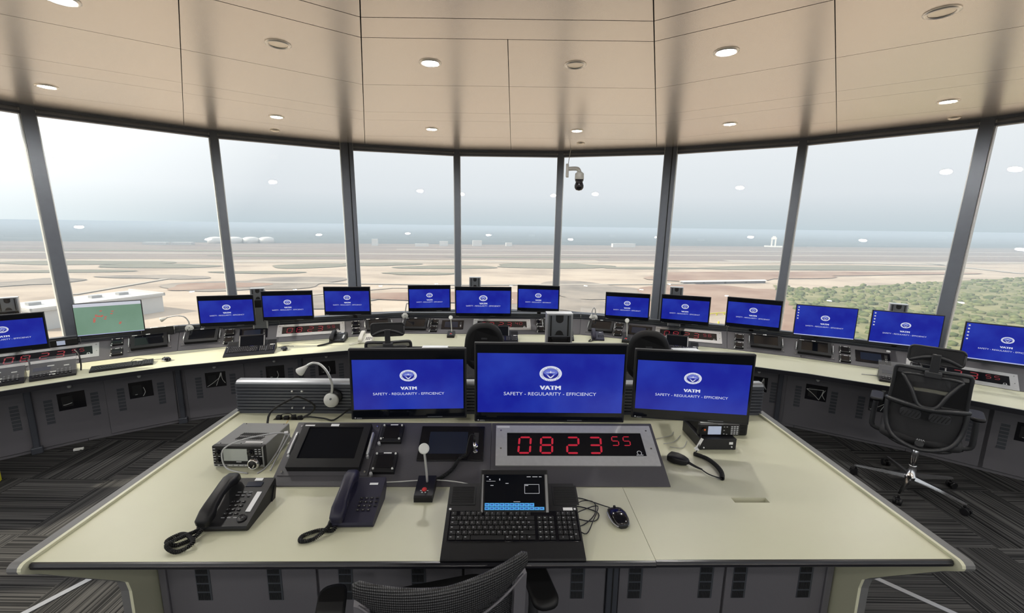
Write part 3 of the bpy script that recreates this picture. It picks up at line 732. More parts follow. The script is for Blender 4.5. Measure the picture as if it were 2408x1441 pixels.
# ------------------------------------------------------------------ supervisor desk in the foreground
DA = R(1.25); DM = TF((-.02, 1.245, 0), DA); DH = 1.04; W2 = 1.50; SU = .497
def dk(u, v, z=DH + .0005, rz=0): return DM @ TF((u, v, z), rz)
PV, PZ, PL = .405, DH + .005, .315
def pk(u, t, off=0.0): return DM @ TF((u, PV + t * math.cos(TILT), PZ + t * math.sin(TILT)), 0, TILT) @ Matrix.Translation((0, 0, off))
D = thing('supervisor_desk', 'big cream desk in the foreground with three monitors and slatted rear screen', 'desk', DM)
def plate(b, xs, ys, z0, z1, skip):
    nx, ny = len(xs) - 1, len(ys) - 1
    ok = lambda i, j: 0 <= i < nx and 0 <= j < ny and (i, j) not in skip
    for i in range(nx):
        for j in range(ny):
            if not ok(i, j): continue
            x0, x1, y0, y1 = xs[i], xs[i + 1], ys[j], ys[j + 1]
            b.faces([(x0, y0, z1), (x1, y0, z1), (x1, y1, z1), (x0, y1, z1)], [(0, 1, 2, 3)])
            b.faces([(x0, y0, z0), (x1, y0, z0), (x1, y1, z0), (x0, y1, z0)], [(3, 2, 1, 0)])
            for di, dj, a, c2 in ((-1, 0, (x0, y1), (x0, y0)), (1, 0, (x1, y0), (x1, y1)), (0, -1, (x0, y0), (x1, y0)), (0, 1, (x1, y1), (x0, y1))):
                if not ok(i + di, j + dj): b.faces([(*a, z0), (*c2, z0), (*c2, z1), (*a, z1)], [(0, 1, 2, 3)])
b = B(); plate(b, [-W2 + .0185, -1.255, -1.095, SU - .0008], [0, 1.03, 1.07, 1.145], DH - .022, DH, {(1, 1)}); part('desktop', b, 'laminate', D)
b = B(); plate(b, [SU + .0008, .915, 1.055, W2 - .0185], [.003, .302, .334, 1.145], DH - .022, DH, {(1, 1)}); part('desktop', b, 'laminate', D)
b = B()
for x0, x1, y in ((-W2 + .022, SU - .001, 0), (SU + .001, W2 - .022, .003)):
    b.prism([(y - .011, DH - .012), (y - .0128, DH - .0095), (y - .011, DH - .007), (y - .008, DH - .001), (y - .0005, DH - .0005), (y - .0005, DH - .0225), (y - .006, DH - .024), (y - .011, DH - .018)], x0, x1, 'yz')
part('edge_band', b, 'edge_black', D, 'black front edge band')
def endpanel(x0, x1):
    P = [(-.020, DH + .008), (-.029, DH + .001), (-.032, DH - .009), (-.029, DH - .019), (-.020, DH - .027), (.026, DH - .066)]
    P += [(.285, .712), (.305, .688), (.314, .64), (.310, .0), (1.16, .0), (1.16, DH + .010), (.02, DH + .010), (-.010, DH + .010)]
    return P
for sg in (-1, 1):
    P = endpanel(0, 0); x_in, x_out = sg * (W2 - .018), sg * (W2 - .006)
    b = B(); b.prism(P, x_in, x_out, 'yz'); ep = part('end_panel', b, 'laminate', D)
    b = B(); cx = sum(p[0] for p in P) / len(P); x2 = sg * (W2 + .026)
    b.prism(P, x_out, x2, 'yz'); part('edge_trim', b, 'panel_trim', ep, 'grey outer trim')
for hx, hy, hw_, hh_ in ((-1.175, 1.05, .18, .06), (.985, .318, .16, .05)):
    b = B(); b.box((hx, hy, DH - .052), (hw_, hh_, .004)); part('slot_shade', b, 'hole_dark', D, 'dark sheet put in for the shade inside the cable slot')  # black sheet below each slot, painting in the shade of its depth
# carcass, doors and vents under the overhang
b = B(); b.box((0, .80, .445), (2 * W2 - .08, .70, .89)); part('carcass', b, 'cabinet', D)
for x0, x1, vs in ((-1.455, -.80, (-1.29, -.985)), (-.795, -.17, (-.68, -.365)), (-.165, .46, (.02, .33)), (.515, .985, (.585, .90)), (.99, 1.455, (1.05, 1.345))):
    b = B(); b.box(((x0 + x1) / 2, .442, .43), (x1 - x0 - .006, .016, .80), bev=.003, seg=1); d = part('cabinet_door', b, 'cabinet', D)
    for x in vs:
        b = B(); b.box((x + .004, .4335, .565), (.062, .003, .17)); b.mi = 1
        for k in range(4):
            for q in range(8): b.box((x - .021 + .0064 * q, .4315, .50 + .043 * k), (.0036, .003, .034))
        part('vent_grille', b, ['vent', 'hole_dark'], d, 'small louvred vent')
b = B(); b.box((.487, .438, .45), (.05, .03, .84), bev=.004); b.mi = 1; b.box((.487, .4225, .45), (.006, .002, .84)); part('post', b, ['slat', 'hole_dark'], D)
for x in (-1.45, 1.45): b = B(); b.box((x, .438, .45), (.03, .03, .84), bev=.004); part('post', b, 'cabinet', D)
# sloped panel housing
y1, z1 = PV + PL * math.cos(TILT), PZ + PL * math.sin(TILT)
b = B(); b.prism([(PV, DH), (PV, PZ), (y1, z1), (y1 + .012, z1 - .004), (y1 + .012, DH)], -.949, -.053, 'yz'); b.prism([(PV, DH), (PV, PZ), (y1, z1), (y1 + .012, z1 - .004), (y1 + .012, DH)], -.0515, .698, 'yz')
part('instrument_panel', b, 'console', D)
# slatted rear screen
b = B(); y0 = 1.118; ztop = DH + .175; pr = [(y0 + .05, DH - .02), (y0 + .05, ztop), (y0, ztop), (y0, ztop - .022)]; z = ztop - .022
while z > DH + .02:
    pr += [(y0 + .001, z), (y0 + .010, z - .002), (y0 + .010, z - .0045), (y0, z - .0065), (y0, z - .018)]; z -= .0185
pr.append((y0, DH - .02))
b.prism(pr, -1.495, 1.495, 'yz'); sw = part('slat_wall', b, 'slat', D)
b = B(); b.prism([(y0 - .006, ztop), (y0 - .004, ztop + .010), (y0 + .008, ztop + .018), (y0 + .044, ztop + .018), (y0 + .056, ztop + .010), (y0 + .056, ztop)], -1.485, 1.485, 'yz'); part('top_rail', b, 'slat_trim', sw, 'bright rounded top rail')
b = B()
for x, z in ((-1.182, 1.172), (-1.128, 1.172), (-1.187, 1.073), (-1.123, 1.073)): b.cyl((x, y0 + .006, z), (x, y0 - .004, z), .006, .005, 10)
part('screw', b, 'white_plastic', sw)

# ------------------------------------------------------------------ monitors
def emblem(sx_, sy_):
    """round badge: white ring with lettering, fan, plane and V"""
    b = B()
    def P(x, y, z): return (x * sx_, y * sy_, z)
    n = 48
    def annulus(r0, r1, z):
        pts = [P(r * math.cos(2 * PI * i / n), r * math.sin(2 * PI * i / n), z) for r in (r0, r1) for i in range(n)]
        b.faces(pts, [(i, (i + 1) % n, n + (i + 1) % n, n + i) for i in range(n)])
    def poly(p, z): b.faces([P(x, y, z) for x, y in p], [tuple(range(len(p)))])
    b.mi = 0; annulus(.70, 1.0, .0004)
    b.mi = 1; poly([(.69 * math.cos(2 * PI * i / n), .69 * math.sin(2 * PI * i / n)) for i in range(n)], .0002)
    b.mi = 2; poly([(-.62, .06)] + [(.66 * math.cos(R(a)), .66 * math.sin(R(a))) for a in range(160, 19, -14)] + [(.62, .06), (.12, -.44), (-.12, -.44)], .0003)
    b.mi = 1; poly([(.24 * math.cos(R(a)), -.20 + .22 * math.sin(R(a))) for a in range(0, 181, 15)] + [(-.30, -.26), (.0, -.56), (.30, -.26)], .0004)
    b.mi = 0; poly([(-.34, -.20), (-.22, -.20), (0, -.46), (.22, -.20), (.34, -.20), (.07, -.60), (-.07, -.60)], .0006)
    b.mi = 0; poly([(-.03, .36), (.03, .36), (.045, .24), (.40, .19), (.40, .15), (.05, .15), (.03, .06), (-.03, .06), (-.05, .15), (-.40, .15), (-.40, .19), (-.045, .24)], .0006)
    b.mi = 1
    def ringtext(s, a0, a1, r, flip):
        m = len(s) - 1
        for i, ch in enumerate(s):
            if ch == ' ': continue
            a = a0 + (a1 - a0) * i / m
            me = text_mesh(ch, None, .13 if ch not in '•' else .08)
            me2 = Matrix.Diagonal((sx_, sy_, 1, 1)) @ Matrix.Translation((r * math.cos(R(a)), r * math.sin(R(a)), .0007)) @ Matrix.Rotation(R(a - 90 if not flip else a + 90), 4, 'Z') @ Matrix.Translation((0, -.065, 0))
            add_mesh(b, me, me2); bpy.data.meshes.remove(me)
    ringtext('TỔNG CÔNG TY QUẢN LÝ BAY VIỆT NAM', 215, -35, .85, False)
    ringtext('• VATM •', 232, 308, .85, True)
    return b
def pictures(scr, w, h, full):
    z = .0
    part('emblem', PIC('emblem', w), ['x'], scr).location = (0, h * (.5 - .375), z)
    part('title_lettering', PIC('title', w), ['x'], scr).location = (0, h * (.5 - (.553 if not full else .565)), z + .0004)
    part('slogan_lettering', PIC('slogan', w), ['x'], scr).location = (0, h * (.5 - (.632 if not full else .655)), z + .0004)
PICS = {}
def PIC(k, w):
    key = (k, round(w, 3))
    if key not in PICS:
        if k == 'emblem': me = emblem(w * .0735, w * .052).mesh('emblem', ['screen_white', 'screen_deep', 'screen_pale'])
        else:
            if k == 'title':     # heavy lettering: the strokes are laid three times, slightly apart
                t0 = text_mesh('VATM', w * .134, w * .028); tb = B()
                for q in (-1, 0, 1): add_mesh(tb, t0, Matrix.Translation((q * w * .0034, 0, .00005 * (q + 1))))
                me = tb.mesh('title', [])
            else: me = text_mesh('SAFETY - REGULARITY - EFFICIENCY', w * .612, w * .0225)
            me.materials.append(M['screen_white'])
        me.name = k; PICS[key] = me
    return PICS[key]
def monitor(r, w, h, kind):
    d = .045
    b = B(); b.box((0, .012, h / 2), (w, .024, h), bev=.004); b.box((0, .038, h * .48), (w * .62, .034, h * .60), bev=.012); part('housing', b, 'housing', r)
    bz = .008 if kind != 'green' else .007
    fr = TF((0, -.0005, 0), 0, PI / 2)
    sroot = None
    if kind == 'letterbox':
        t0, t1 = (.150, .855) if w < .6 else (.125, .875)
        b = B(); b.quad(-w / 2 + bz, bz * 1.3, w / 2 - bz, h - bz); p = part('panel_glass', b, 'dark_screen', r); p.matrix_local = fr
        b = B(); b.quad(-w / 2 + bz * 1.8, -h / 2 + h * (1 - t1), w / 2 - bz * 1.8, h / 2 - h * t0, 0); s = part('screen', b, 'screen_blue', r, 'glowing blue picture')
        s.matrix_local = TF((0, -.0012, h / 2), 0, PI / 2); pictures(s, w, h, False)
        b = B(); b.faces([(-w / 2 + .014, .009, .001), (-w / 2 + .018, .005, .001), (-w / 2 + .022, .009, .001), (-w / 2 + .018, .013, .001)], [(0, 1, 2, 3)])
        add_mesh(b, text_mesh('EIZO', .022, .006), TF((-w / 2 + .037, .006, .001))); p = part('maker_mark', b, 'legend', r); p.matrix_local = fr
        b = B(); b.box((.12, -.001, .010), (.07, .002, .003)); part('buttons', b, 'column_gray', r)
    elif kind == 'full':
        b = B(); b.quad(-w / 2 + bz, -h / 2 + .022, w / 2 - bz, h / 2 - bz); s = part('screen', b, 'screen_blue', r, 'glowing blue picture'); s.matrix_local = TF((0, -.0008, h / 2), 0, PI / 2); pictures(s, w, h, True)
        b = B(); b.quad(-w / 2 + bz, -h / 2 + .013, w / 2 - bz, -h / 2 + .022); part('task_bar', b, 'screen_task', s)
        b = B()
        for k in range(5): b.quad(-w / 2 + .02, h / 2 - .035 - .03 * k, -w / 2 + .032, h / 2 - .023 - .03 * k, .0006)
        part('icons', b, 'screen_bar', s)
    else:
        b = B(); b.quad(-w / 2 + bz, -h / 2 + .016, w / 2 - bz, h / 2 - bz); s = part('screen', b, 'screen_green', r, 'pale green map picture'); s.matrix_local = TF((0, -.0008, h / 2), 0, PI / 2)
        b = B(); b.quad(-w / 2 + bz, h / 2 - bz - .034, w / 2 - bz, h / 2 - bz, .0004); part('title_bar', b, 'screen_bar', s)
        b = B(); b.quad(-w / 2 + bz, -h / 2 + .012, w / 2 - bz, -h / 2 + .018, .0004); part('task_bar', b, 'screen_task', s)
        b = B(); rr = random.Random(3)
        for x, y in ((-.06, .085), (.03, .075), (.02, .05), (-.10, .045), (-.10, .032), (-.085, .034), (-.075, .03), (-.055, .036), (-.06, .028), (-.03, .02), (-.035, .0), (-.115, .012), (-.118, -.002), (-.12, -.012), (-.122, -.024), (.075, -.06), (.08, -.048)):
            b.quad(x - .011, y - .0035, x + .010, y + .0015, .0005); b.quad(x - .009, y - .009, x + .004, y - .0045, .0005)
        part('map_marks', b, 'screen_red', s)
def arm(r, h, reach, drop=0.0):
    b = B(); z = h * .5
    b.box((0, .060, z), (.11, .012, .11), bev=.003); b.cyl((0, .06, z), (0, .11, z - .01), .022)
    b.box((0, .11 + (reach - .11) / 2, z - .02 - drop / 2), (.05, max(.02, reach - .10), .035), Matrix.Rotation(-math.atan2(drop, max(.05, reach - .11)), 3, 'X'), bev=.008)
    part('mount_arm', b, 'black_plastic', r)
def mon(x, y, zb, rz, w, h, kind, label, group, reach, drop=0.0):
    key = ('mon', round(w, 2), kind)
    r = inst(key, lambda q: monitor(q, w, h, kind), 'monitor', label, 'monitor', TF((x, y, zb), R(rz)), group)
    arm(r, h, reach, drop)
H24, H32, W24, W32 = .345, .388, .54, .713
G1, G2 = 'monitors on the supervisor desk', 'monitors along the curved worktop'
mon(-.48, 1.962, 1.19, 3.8, W24, H24, 'letterbox', 'left of the three big foreground monitors on the supervisor desk', G1, .385, .06)
mon(.185, 1.968, 1.18, .7, W32, H32, 'letterbox', 'widest foreground monitor, in the middle of the supervisor desk', G1, .375, .06)
mon(.855, 1.977, 1.19, -7.2, W24, H24, 'letterbox', 'right foreground monitor hanging over the black mobile radio', G1, .395, .06)
ringmons = [(-5.02, 3.30, .95, 66, W24, H24, 'letterbox', 'blue monitor beyond the left photo edge, nearer the visible one'), (-5.10, 2.72, .95, 68, W24, H24, 'letterbox', 'blue monitor beyond the left photo edge, farther from the visible one'),  # these two are unseen, added to cast shade on the left carpet
    (-4.46, 3.74, .93, 40, W24, H24, 'letterbox', 'blue monitor cut by the left edge of the photo'),
    (-4.185, 4.475, .925, 33.6, W24, H24, 'green', 'monitor showing a pale green map with red marks'),
    (-3.11, 4.705, .97, 16.8, W24, H24, 'letterbox', 'blue window-side monitor just right of the gooseneck lamp left'),
    (-2.57, 4.955, .99, 13.6, W24, H24, 'letterbox', 'blue window-side monitor in front of a grey mounting column, left'),
    (-1.97, 5.18, 1.015, 6, W24, H24, 'letterbox', 'blue window-side monitor standing before the wide left-centre column'),
    (-1.065, 5.60, .99, 9, W24, H24, 'letterbox', 'small blue monitor left of the widest window-side monitor'),
    (-.365, 5.50, .95, 1.7, W32, H32, 'letterbox', 'widest window-side monitor, straight ahead below the centre windows'),
    (.335, 5.57, 1.01, -7, W24, H24, 'letterbox', 'small blue monitor right of the widest window-side monitor'),
    (1.44, 5.42, .95, -16, W24, H24, 'letterbox', 'blue window-side monitor first right of the headband lamp'),
    (2.03, 5.08, .98, -21.4, W24, H24, 'letterbox', 'blue window-side monitor beside the wide column right of centre'),
    (2.67, 4.785, 1.0, -29, W24, H24, 'letterbox', 'blue window-side monitor below the slim column, right, last with black bands'),
    (3.28, 4.515, .98, -25, W24, .338, 'full', 'blue full-screen monitor left of the tall mounting column, right'),
    (3.84, 4.195, .985, -29.5, W24, .338, 'full', 'blue full-screen monitor partly behind the chair headrest'),
    (4.225, 3.645, .985, -36, W24, .338, 'full', 'blue full-screen monitor cut by the right edge of the photo')]
for x, y, zb, rz, w, h, kind, lab in ringmons:
    # reach back to the slatted wall behind
    p = Vector((x, y)); n = Vector((-math.sin(R(rz)), math.cos(R(rz)))); best = .3
    for i in range(NF):
        den = n.dot(NR[i])
        if den <= .2: continue
        tt = (CUT + ST * math.cos(TILT) + .03 - (p - V[i]).dot(NR[i])) / den; s = (p + n * tt - V[i]).dot(EX[i])
        if -.05 <= s <= LN[i] + .05 and tt > 0: best = tt
    mon(x, y, zb, rz, w, h, kind, lab, G2, max(.12, best), max(.05, zb + h / 2 - .90))

# grey mounting columns
def column(r):
    b = B(); b.box((0, .035, .24), (.150, .07, .48), bev=.003); part('body', b, 'column_gray', r)
    b = B()
    for sg in (-1, 1): b.box((sg * .071, .033, .24), (.010, .074, .484))
    b.box((0, .033, .484), (.152, .076, .008)); part('frame', b, 'alu_light', r)
    b = B()
    for sg in (-1, 1): b.box((sg * .05, -.0015, .415), (.008, .003, .12))
    b.prism([(-.022, .478), (.022, .478)] + [(.022 * math.cos(R(a)), .452 + .020 * math.sin(R(a))) for a in range(0, -181, -20)], -.002, .0, 'xz')
    b.prism([(-.03, .360), (.03, .360)] + [(.022 * math.cos(R(a)), .364 + .024 * math.sin(R(a))) for a in range(0, 181, 20)], -.002, .0, 'xz')
    part('cut_out', b, 'hole_dark', r)
    b = B(); b.box((0, -.001, .305), (.13, .004, .09)); b.prism([(-.045, .348), (.045, .348), (.022, .292), (-.022, .292)], -.03, .0, 'xz')
    for sg in (-1, 1): b.cyl((sg * .052, -.002, .325), (sg * .052, -.010, .325), .008, .006, 10); b.box((sg * .045, -.004, .325), (.003, .004, .045), Matrix.Rotation(sg * R(40), 3, 'Y'))
    part('clamp', b, 'black_plastic', r)
GC = 'grey monitor mounting columns'
for x, y, zt, rz, lab in ((.278, 2.50, 1.603, 1.25, 'grey mounting column rising behind the middle foreground monitor'), (-.455, 2.50, 1.382, 1.25, 'grey mounting column tip behind the left foreground monitor'), (1.04, 2.50, 1.388, 1.25, 'grey mounting column tip behind the right foreground monitor'),
                          (-.50, 5.85, 1.415, 1.1, 'grey mounting column above the widest window-side monitor'), (-3.0, 5.12, 1.335, 21, 'grey mounting column above the leftmost row of blue monitors'), (2.02, 5.36, 1.385, -20, 'tall grey mounting column against the wide column, right of centre'), (4.12, 4.62, 1.335, -32, 'grey mounting column against the scrubland view, right'), (-5.02, 4.30, 1.33, 42, 'grey mounting column at the left edge of the photo')):
    inst('column', column, 'mounting_column', lab, 'mounting column', TF((x, y, zt - .488), R(rz)), GC)

# ------------------------------------------------------------------ digital clocks
SEG = {'0': 'abcdef', '1': 'bc', '2': 'abged', '3': 'abgcd', '4': 'fgbc', '5': 'afgcd', '6': 'afgedc', '7': 'abc', '8': 'abcdefg', '9': 'abcdfg'}
def digit(b, ch, x, y, w, h, th):
    sk = .10
    def q(pts): b.faces([(x + px + sk * (py - 0), y + py, .0) for px, py in pts], [tuple(range(len(pts)))])
    g = th * .30; hw, m = w / 2, h / 2
    hz = lambda yy: [(-hw + g + th * .5, yy), (-hw + g + th, yy + th / 2), (hw - g - th, yy + th / 2), (hw - g - th * .5, yy), (hw - g - th, yy - th / 2), (-hw + g + th, yy - th / 2)]
    vt = lambda xx, y0, y1: [(xx, y0 + g), (xx + th / 2, y0 + g + th / 2), (xx + th / 2, y1 - g - th / 2), (xx, y1 - g), (xx - th / 2, y1 - g - th / 2), (xx - th / 2, y0 + g + th / 2)]
    S = {'a': hz(h - th / 2), 'g': hz(m), 'd': hz(th / 2), 'f': vt(-hw + th / 2, m, h - th / 2), 'b': vt(hw - th / 2, m, h - th / 2), 'e': vt(-hw + th / 2, th / 2, m), 'c': vt(hw - th / 2, th / 2, m)}
    for k in SEG[ch]: q(S[k])
def clock(i, s, t, wd, txt, label, mw=None):
    k = wd / .715; DG = 'digit' if mw else 'digit_dim'; mw = mw or pmw(i, s, t, .0005)
    r = thing('digital_clock', label, 'clock', mw, 'red digit clocks')
    b = B(); plate(b, [-.3575 * k, -.307 * k, .307 * k, .3575 * k], [-.104 * k, -.057 * k, .064 * k, .104 * k], 0, .006, {(1, 1)}); part('steel_frame', b, 'steel_lit' if DG == 'digit' else 'steel', r, 'brushed steel frame')
    b = B(); b.box((0, .0035 * k, .0025), (.6135 * k, .1205 * k, .003)); f = part('face', b, 'black_gloss', r, 'black glossy window')
    for ch, x in zip(txt[:4], (-.229, -.131, -.013, .088)): b = B(); digit(b, ch, 0, 0, .060 * k, .090 * k, .0090 * k); q = part('digit', b, DG, f, 'glowing red digit'); q.location = (x * k - .004, -.046 * k, .0046)
    for ch, x in zip(txt[4:], (.180, .232)): b = B(); digit(b, ch, 0, 0, .034 * k, .050 * k, .0045 * k); q = part('digit', b, DG, f, 'small glowing red digit'); q.location = (x * k, -.004 * k, .0046)
    b = B(); cx, cyq = .278 * k, -.040 * k
    for a in range(-50, 230, 20):
        p = [(cx + rr * math.cos(R(aa)), cyq + rr * math.sin(R(aa)), .0047) for rr, aa in ((.008 * k, a), (.011 * k, a), (.011 * k, a + 20), (.008 * k, a + 20))]; b.faces(p, [(0, 1, 2, 3)])
    b.quad(cx - .015 * k, cyq - .013 * k, cx + .015 * k, cyq - .009 * k, .0047); part('maker_mark', b, 'legend', f)
    b = B()
    for sx_ in (-1, 1):
        for yy in (-.02, .075): b.cyl((sx_ * .335 * k, yy * k, .005), (sx_ * .335 * k, yy * k, .008), .005, .004, 10)
    part('screw', b, 'chrome', r)
    b = B(); b.quad(-.352 * k, .090 * k, -.295 * k, .101 * k, .0064); part('sticker', b, 'white_label', r)
clock(0, 0, 0, .715, '082355', 'nearest digital clock, on the sloped panel of the supervisor desk', pk(.326, .195, .0005))
clock(0, 1.475 - S0, .165, .76, '082355', 'dim digital clock behind the acrylic-covered radios, far left')
clock(3, .335, .195, .76, '082355', 'digital clock beside the black desk phone, left of centre')
clock(4, 1.125 + .07, .185, .76, '082340', 'digital clock behind the rounded chair back, straight ahead')
clock(5, 1.185, .178, .76, '082356', 'digital clock behind the second rounded chair back, right of centre')
clock(8, .26, .10, .76, '082355', 'digital clock behind the headrest chair, far right')

# ------------------------------------------------------------------ touch displays, jack boxes, intercoms
def touch(r):
    b = B(); b.box((0, 0, .002), (.372, .262, .004)); b.box((0, 0, .006), (.365, .01, .006)); part('base_plate', b, 'console', r)
    b = B(); plate(b, [-.152, -.121, .121, .152], [-.111, -.069, .092, .111], .004, .034, {(1, 1)}); b.box((0, .0, .012), (.30, .218, .014)); part('bezel', b, 'black_plastic', r)
    b = B(); b.box((0, .0115, .026), (.2425, .1615, .004)); part('screen', b, 'dark_screen', r)
    for sg in (-1, 1): b = B(); b.box((sg * .168, .012, .022), (.010, .112, .020), bev=.003, seg=1); b.box((sg * .168, -.045, .010), (.010, .012, .018)); part('side_handle', b, 'alu_light', r, 'bare aluminium side handle')
    b = B()
    for sx_ in (-1, 1):
        for sy_ in (-1, 1): b.cyl((sx_ * .172, sy_ * .115, .003), (sx_ * .172, sy_ * .115, .010), .005, .004, 8)
    part('screw', b, 'chrome', r)
    b = B(); b.quad(-.143, .096, -.100, .103, .0345); b.quad(-.028, .095, .008, .108, .0345); part('sticker', b, 'white_label', r)
def jack(r):
    b = B(); b.box((0, 0, .010), (.098, .094, .020), bev=.003); part('box', b, 'black_plastic', r)
    b = B(); b.box((0, .003, .0205), (.070, .064, .002), bev=.001, seg=1); part('cover', b, 'black_gloss', r)
    b = B()
    for sx_ in (-1, 1):
        for sy_ in (-1, 1): b.cyl((sx_ * .040, sy_ * .036 + .003, .019), (sx_ * .040, sy_ * .036 + .003, .026), .0048, .004, 10)
    part('screw', b, 'white_plastic', r, 'white screw heads')
    b = B(); b.cyl((-.045, -.053, .002), (-.045, -.053, .022), .0075, .006, 12); part('knob', b, 'alu_light', r)
    b = B(); b.quad(-.012, .040, .022, .046, .0208); part('sticker', b, 'white_label', r)
def intercom(r):
    b = B(); b.box((0, 0, .004), (.288, .180, .008), bev=.002, seg=1); part('face_plate', b, 'black_gloss', r)
    b = B(); b.box((-.016, 0, .0085), (.172, .114, .002)); part('screen', b, 'blue_glass', r, 'dim bluish screen')
    b = B(); b.box((.108, .022, .0085), (.022, .060, .002)); part('slot', b, 'hole_dark', r)
    b = B()
    for yy in (-.018, -.045): b.lathe([(.005, .008), (.0095, .008), (.0095, .012), (.005, .012)], 14, Matrix.Translation((.108, yy, 0)), False)
    part('socket', b, 'chrome', r)
TP, TJ, TI = 'flush touch displays', 'small screw-cornered jack boxes', 'flush intercom panels'
inst('touch', touch, 'touch_display', 'large dark touch display on the supervisor desk behind the phones', 'display', pk(-.750, .174), TP)
inst('jack', jack, 'jack_box', 'upper jack box on the supervisor desk', 'jack box', pk(-.502, .246), TJ)
inst('jack', jack, 'jack_box', 'lower jack box on the supervisor desk', 'jack box', pk(-.502, .098), TJ)
inst('intercom', intercom, 'intercom_panel', 'intercom panel on the supervisor desk with a plugged-in coiled cord', 'intercom', pk(-.228, .203), TI)
for i, s, t, lab in ((1, .505, .193, 'touch display below the green map monitor, right side'), (2, .145, .2, 'touch display below the left gooseneck lamp'), (3, 1.125, .185, 'touch display behind the floating headrest chair, left of centre'), (4, .06, .17, 'touch display left of the tabletop microphone, straight ahead'),
                     (4, 1.90, .19, 'touch display half hidden by the tall grey column behind the middle monitor'), (5, .13, .185, 'touch display right of centre, below the folded lamp'), (6, .362, .182, 'touch display just right of the clock, right of centre'), (7, .085, .165, 'touch display left of two jack boxes, right')):
    inst('touch', touch, 'touch_display', lab, 'display', pmw(i, s, t), TP)
for i, s, t0, t1, lab in ((1, .243, .245, .085, 'beside the far left clock'), (2, .405, .23, .09, 'left of the left intercom panel'), (3, .845, .235, .095, 'between clock and headrest chair, left of centre'), (4, .305, .225, .08, 'behind the tabletop microphone, straight ahead'),
                          (4, 1.70, .225, .085, 'left of the tall grey column straight ahead'), (5, .355, .235, .085, 'left of the slim microphone right of centre'), (6, .09, .22, .07, 'right of the clock, right of centre'), (7, .358, .21, .065, 'left of the right intercom panel')):
    inst('jack', jack, 'jack_box', 'upper jack box ' + lab, 'jack box', pmw(i, s, t0), TJ)
    inst('jack', jack, 'jack_box', 'lower jack box ' + lab, 'jack box', pmw(i, s, t1), TJ)
for i, s, t, lab in ((2, .648, .19, 'intercom panel above the left keyboard console'), (4, .545, .175, 'intercom panel right of the tabletop microphone, straight ahead'), (5, .62, .18, 'intercom panel behind the second rounded chair back'), (7, .592, .155, 'intercom panel left of the headrest chair, right')):
    inst('intercom', intercom, 'intercom_panel', lab, 'intercom', pmw(i, s, t), TI)

# ------------------------------------------------------------------ radios
def transceiver(r):
    w, d, h = .222, .226, .095
    b = B(); b.box((0, d / 2 + .008, h / 2 + .008), (w, d - .016, h - .004), bev=.003); part('case', b, 'radio_gray', r)
    b = B()
    for y in (.072, .108):
        for k in range(14): b.box((-.045 + .0085 * k, y, h + .0068), (.0045, .026, .002), Matrix.Rotation(R(-14), 3, 'Z'))
    part('vent_slots', b, 'hole_dark', r)
    b = B(); b.box((0, .006, h / 2 + .006), (w + .002, .022, h + .002), bev=.004); f = part('front_panel', b, 'black_plastic', r)
    b = B(); b.box((-.012, -.0055, .062), (.104, .003, .056)); part('display', b, 'gray_lcd', f, 'blank grey-green display')
    b = B(); b.box((0, -.0055, .013), (w - .004, .004, .010)); b.box((w / 2 - .002, -.002, h / 2 + .006), (.004, .016, h)); b.mi = 1
    b.box((-.098, -.008, .013), (.010, .002, .005)); b.box((-.068, -.008, .013), (.030, .002, .004)); part('silver_strip', b, ['alu', 'hole_dark'], f)
    b = B()
    for k in range(5): b.box((-.036 + .0235 * k, -.008, .013), (.018, .003, .005), bev=.001, seg=1)
    part('buttons', b, 'alu_light', f)
    b = B(); b.cyl((.073, -.003, .030), (.073, -.012, .030), .027, .026, 28); b.mi = 1; b.lathe([(.0245, -.004), (.0245, .016), (.021, .022), (.0185, .022), (.0185, .02)], 28, TF((.073, -.010, .030), 0, PI / 2)); b.mi = 0
    b.lathe([(.0185, .02), (.0185, .021), (.001, .021)], 28, TF((.073, -.010, .030), 0, PI / 2)); b.mi = 1; b.box((.078, -.0325, .024), (.004, .003, .016), Matrix.Rotation(R(30), 3, 'Y')); part('tuning_knob', b, ['black_plastic', 'chrome'], f, 'big chrome-ringed tuning knob')
    for x, z in ((-.085, .072), (-.085, .036), (.055, .074)):
        b = B(); b.cyl((x, -.004, z), (x, -.012, z), .0135, .013, 18); b.cyl((x, -.012, z), (x, -.020, z), .008, .0075, 14); b.box((x - .004, -.021, z + .004), (.002, .002, .007)); part('knob', b, 'black_gloss', f)
    b = B()
    for k in range(6): b.box((-.103, -.0055, .030 + .0118 * k), (.010, .002, .0025))
    for x in (.078, .094):
        for z in (.068, .078, .088): b.box((x, -.0055, z), (.009, .002, .0028))
    for k in range(3): b.box((-.083 + .011 * k, -.0055, .054), (.007, .002, .002))
    for k in range(3): b.box((.062 + .018 * k, -.0055, .0555), (.011, .002, .002))
    b.box((.0, -.0055, .029), (.022, .002, .003)); part('legends', b, 'legend', f)
    b = B(); b.quad(.012, .030, .088, .040, h + .0067); part('sticker', b, 'white_label', r)
    for x in (-.085, .085):
        for y in (.03, .20): b = B(); b.cyl((x, y, 0), (x, y, .010), .010, .010, 12); part('foot', b, 'rubber', r)
    b = B()
    for x, y in ((-.09, .022), (.0, .022), (.09, .022), (-.09, .215), (.09, .215)): b.cyl((x, y, h + .005), (x, y, h + .008), .0025, .002, 8)
    part('screw', b, 'hole_dark', r)
inst('trx', transceiver, 'radio_transceiver', 'grey desktop radio transceiver with big knob left on the supervisor desk', 'radio', dk(-1.152, .552, DH + .0005, R(-1)))
b = B(); b.tube([(-1.09, .50, .002), (-1.18, .515, .012), (-1.212, .53, .05), (-1.20, .535, .10), (-1.13, .57, .125), (-1.02, .655, .112), (-.995, .69, .07), (-1.0, .72, .004)], .0032, 8)
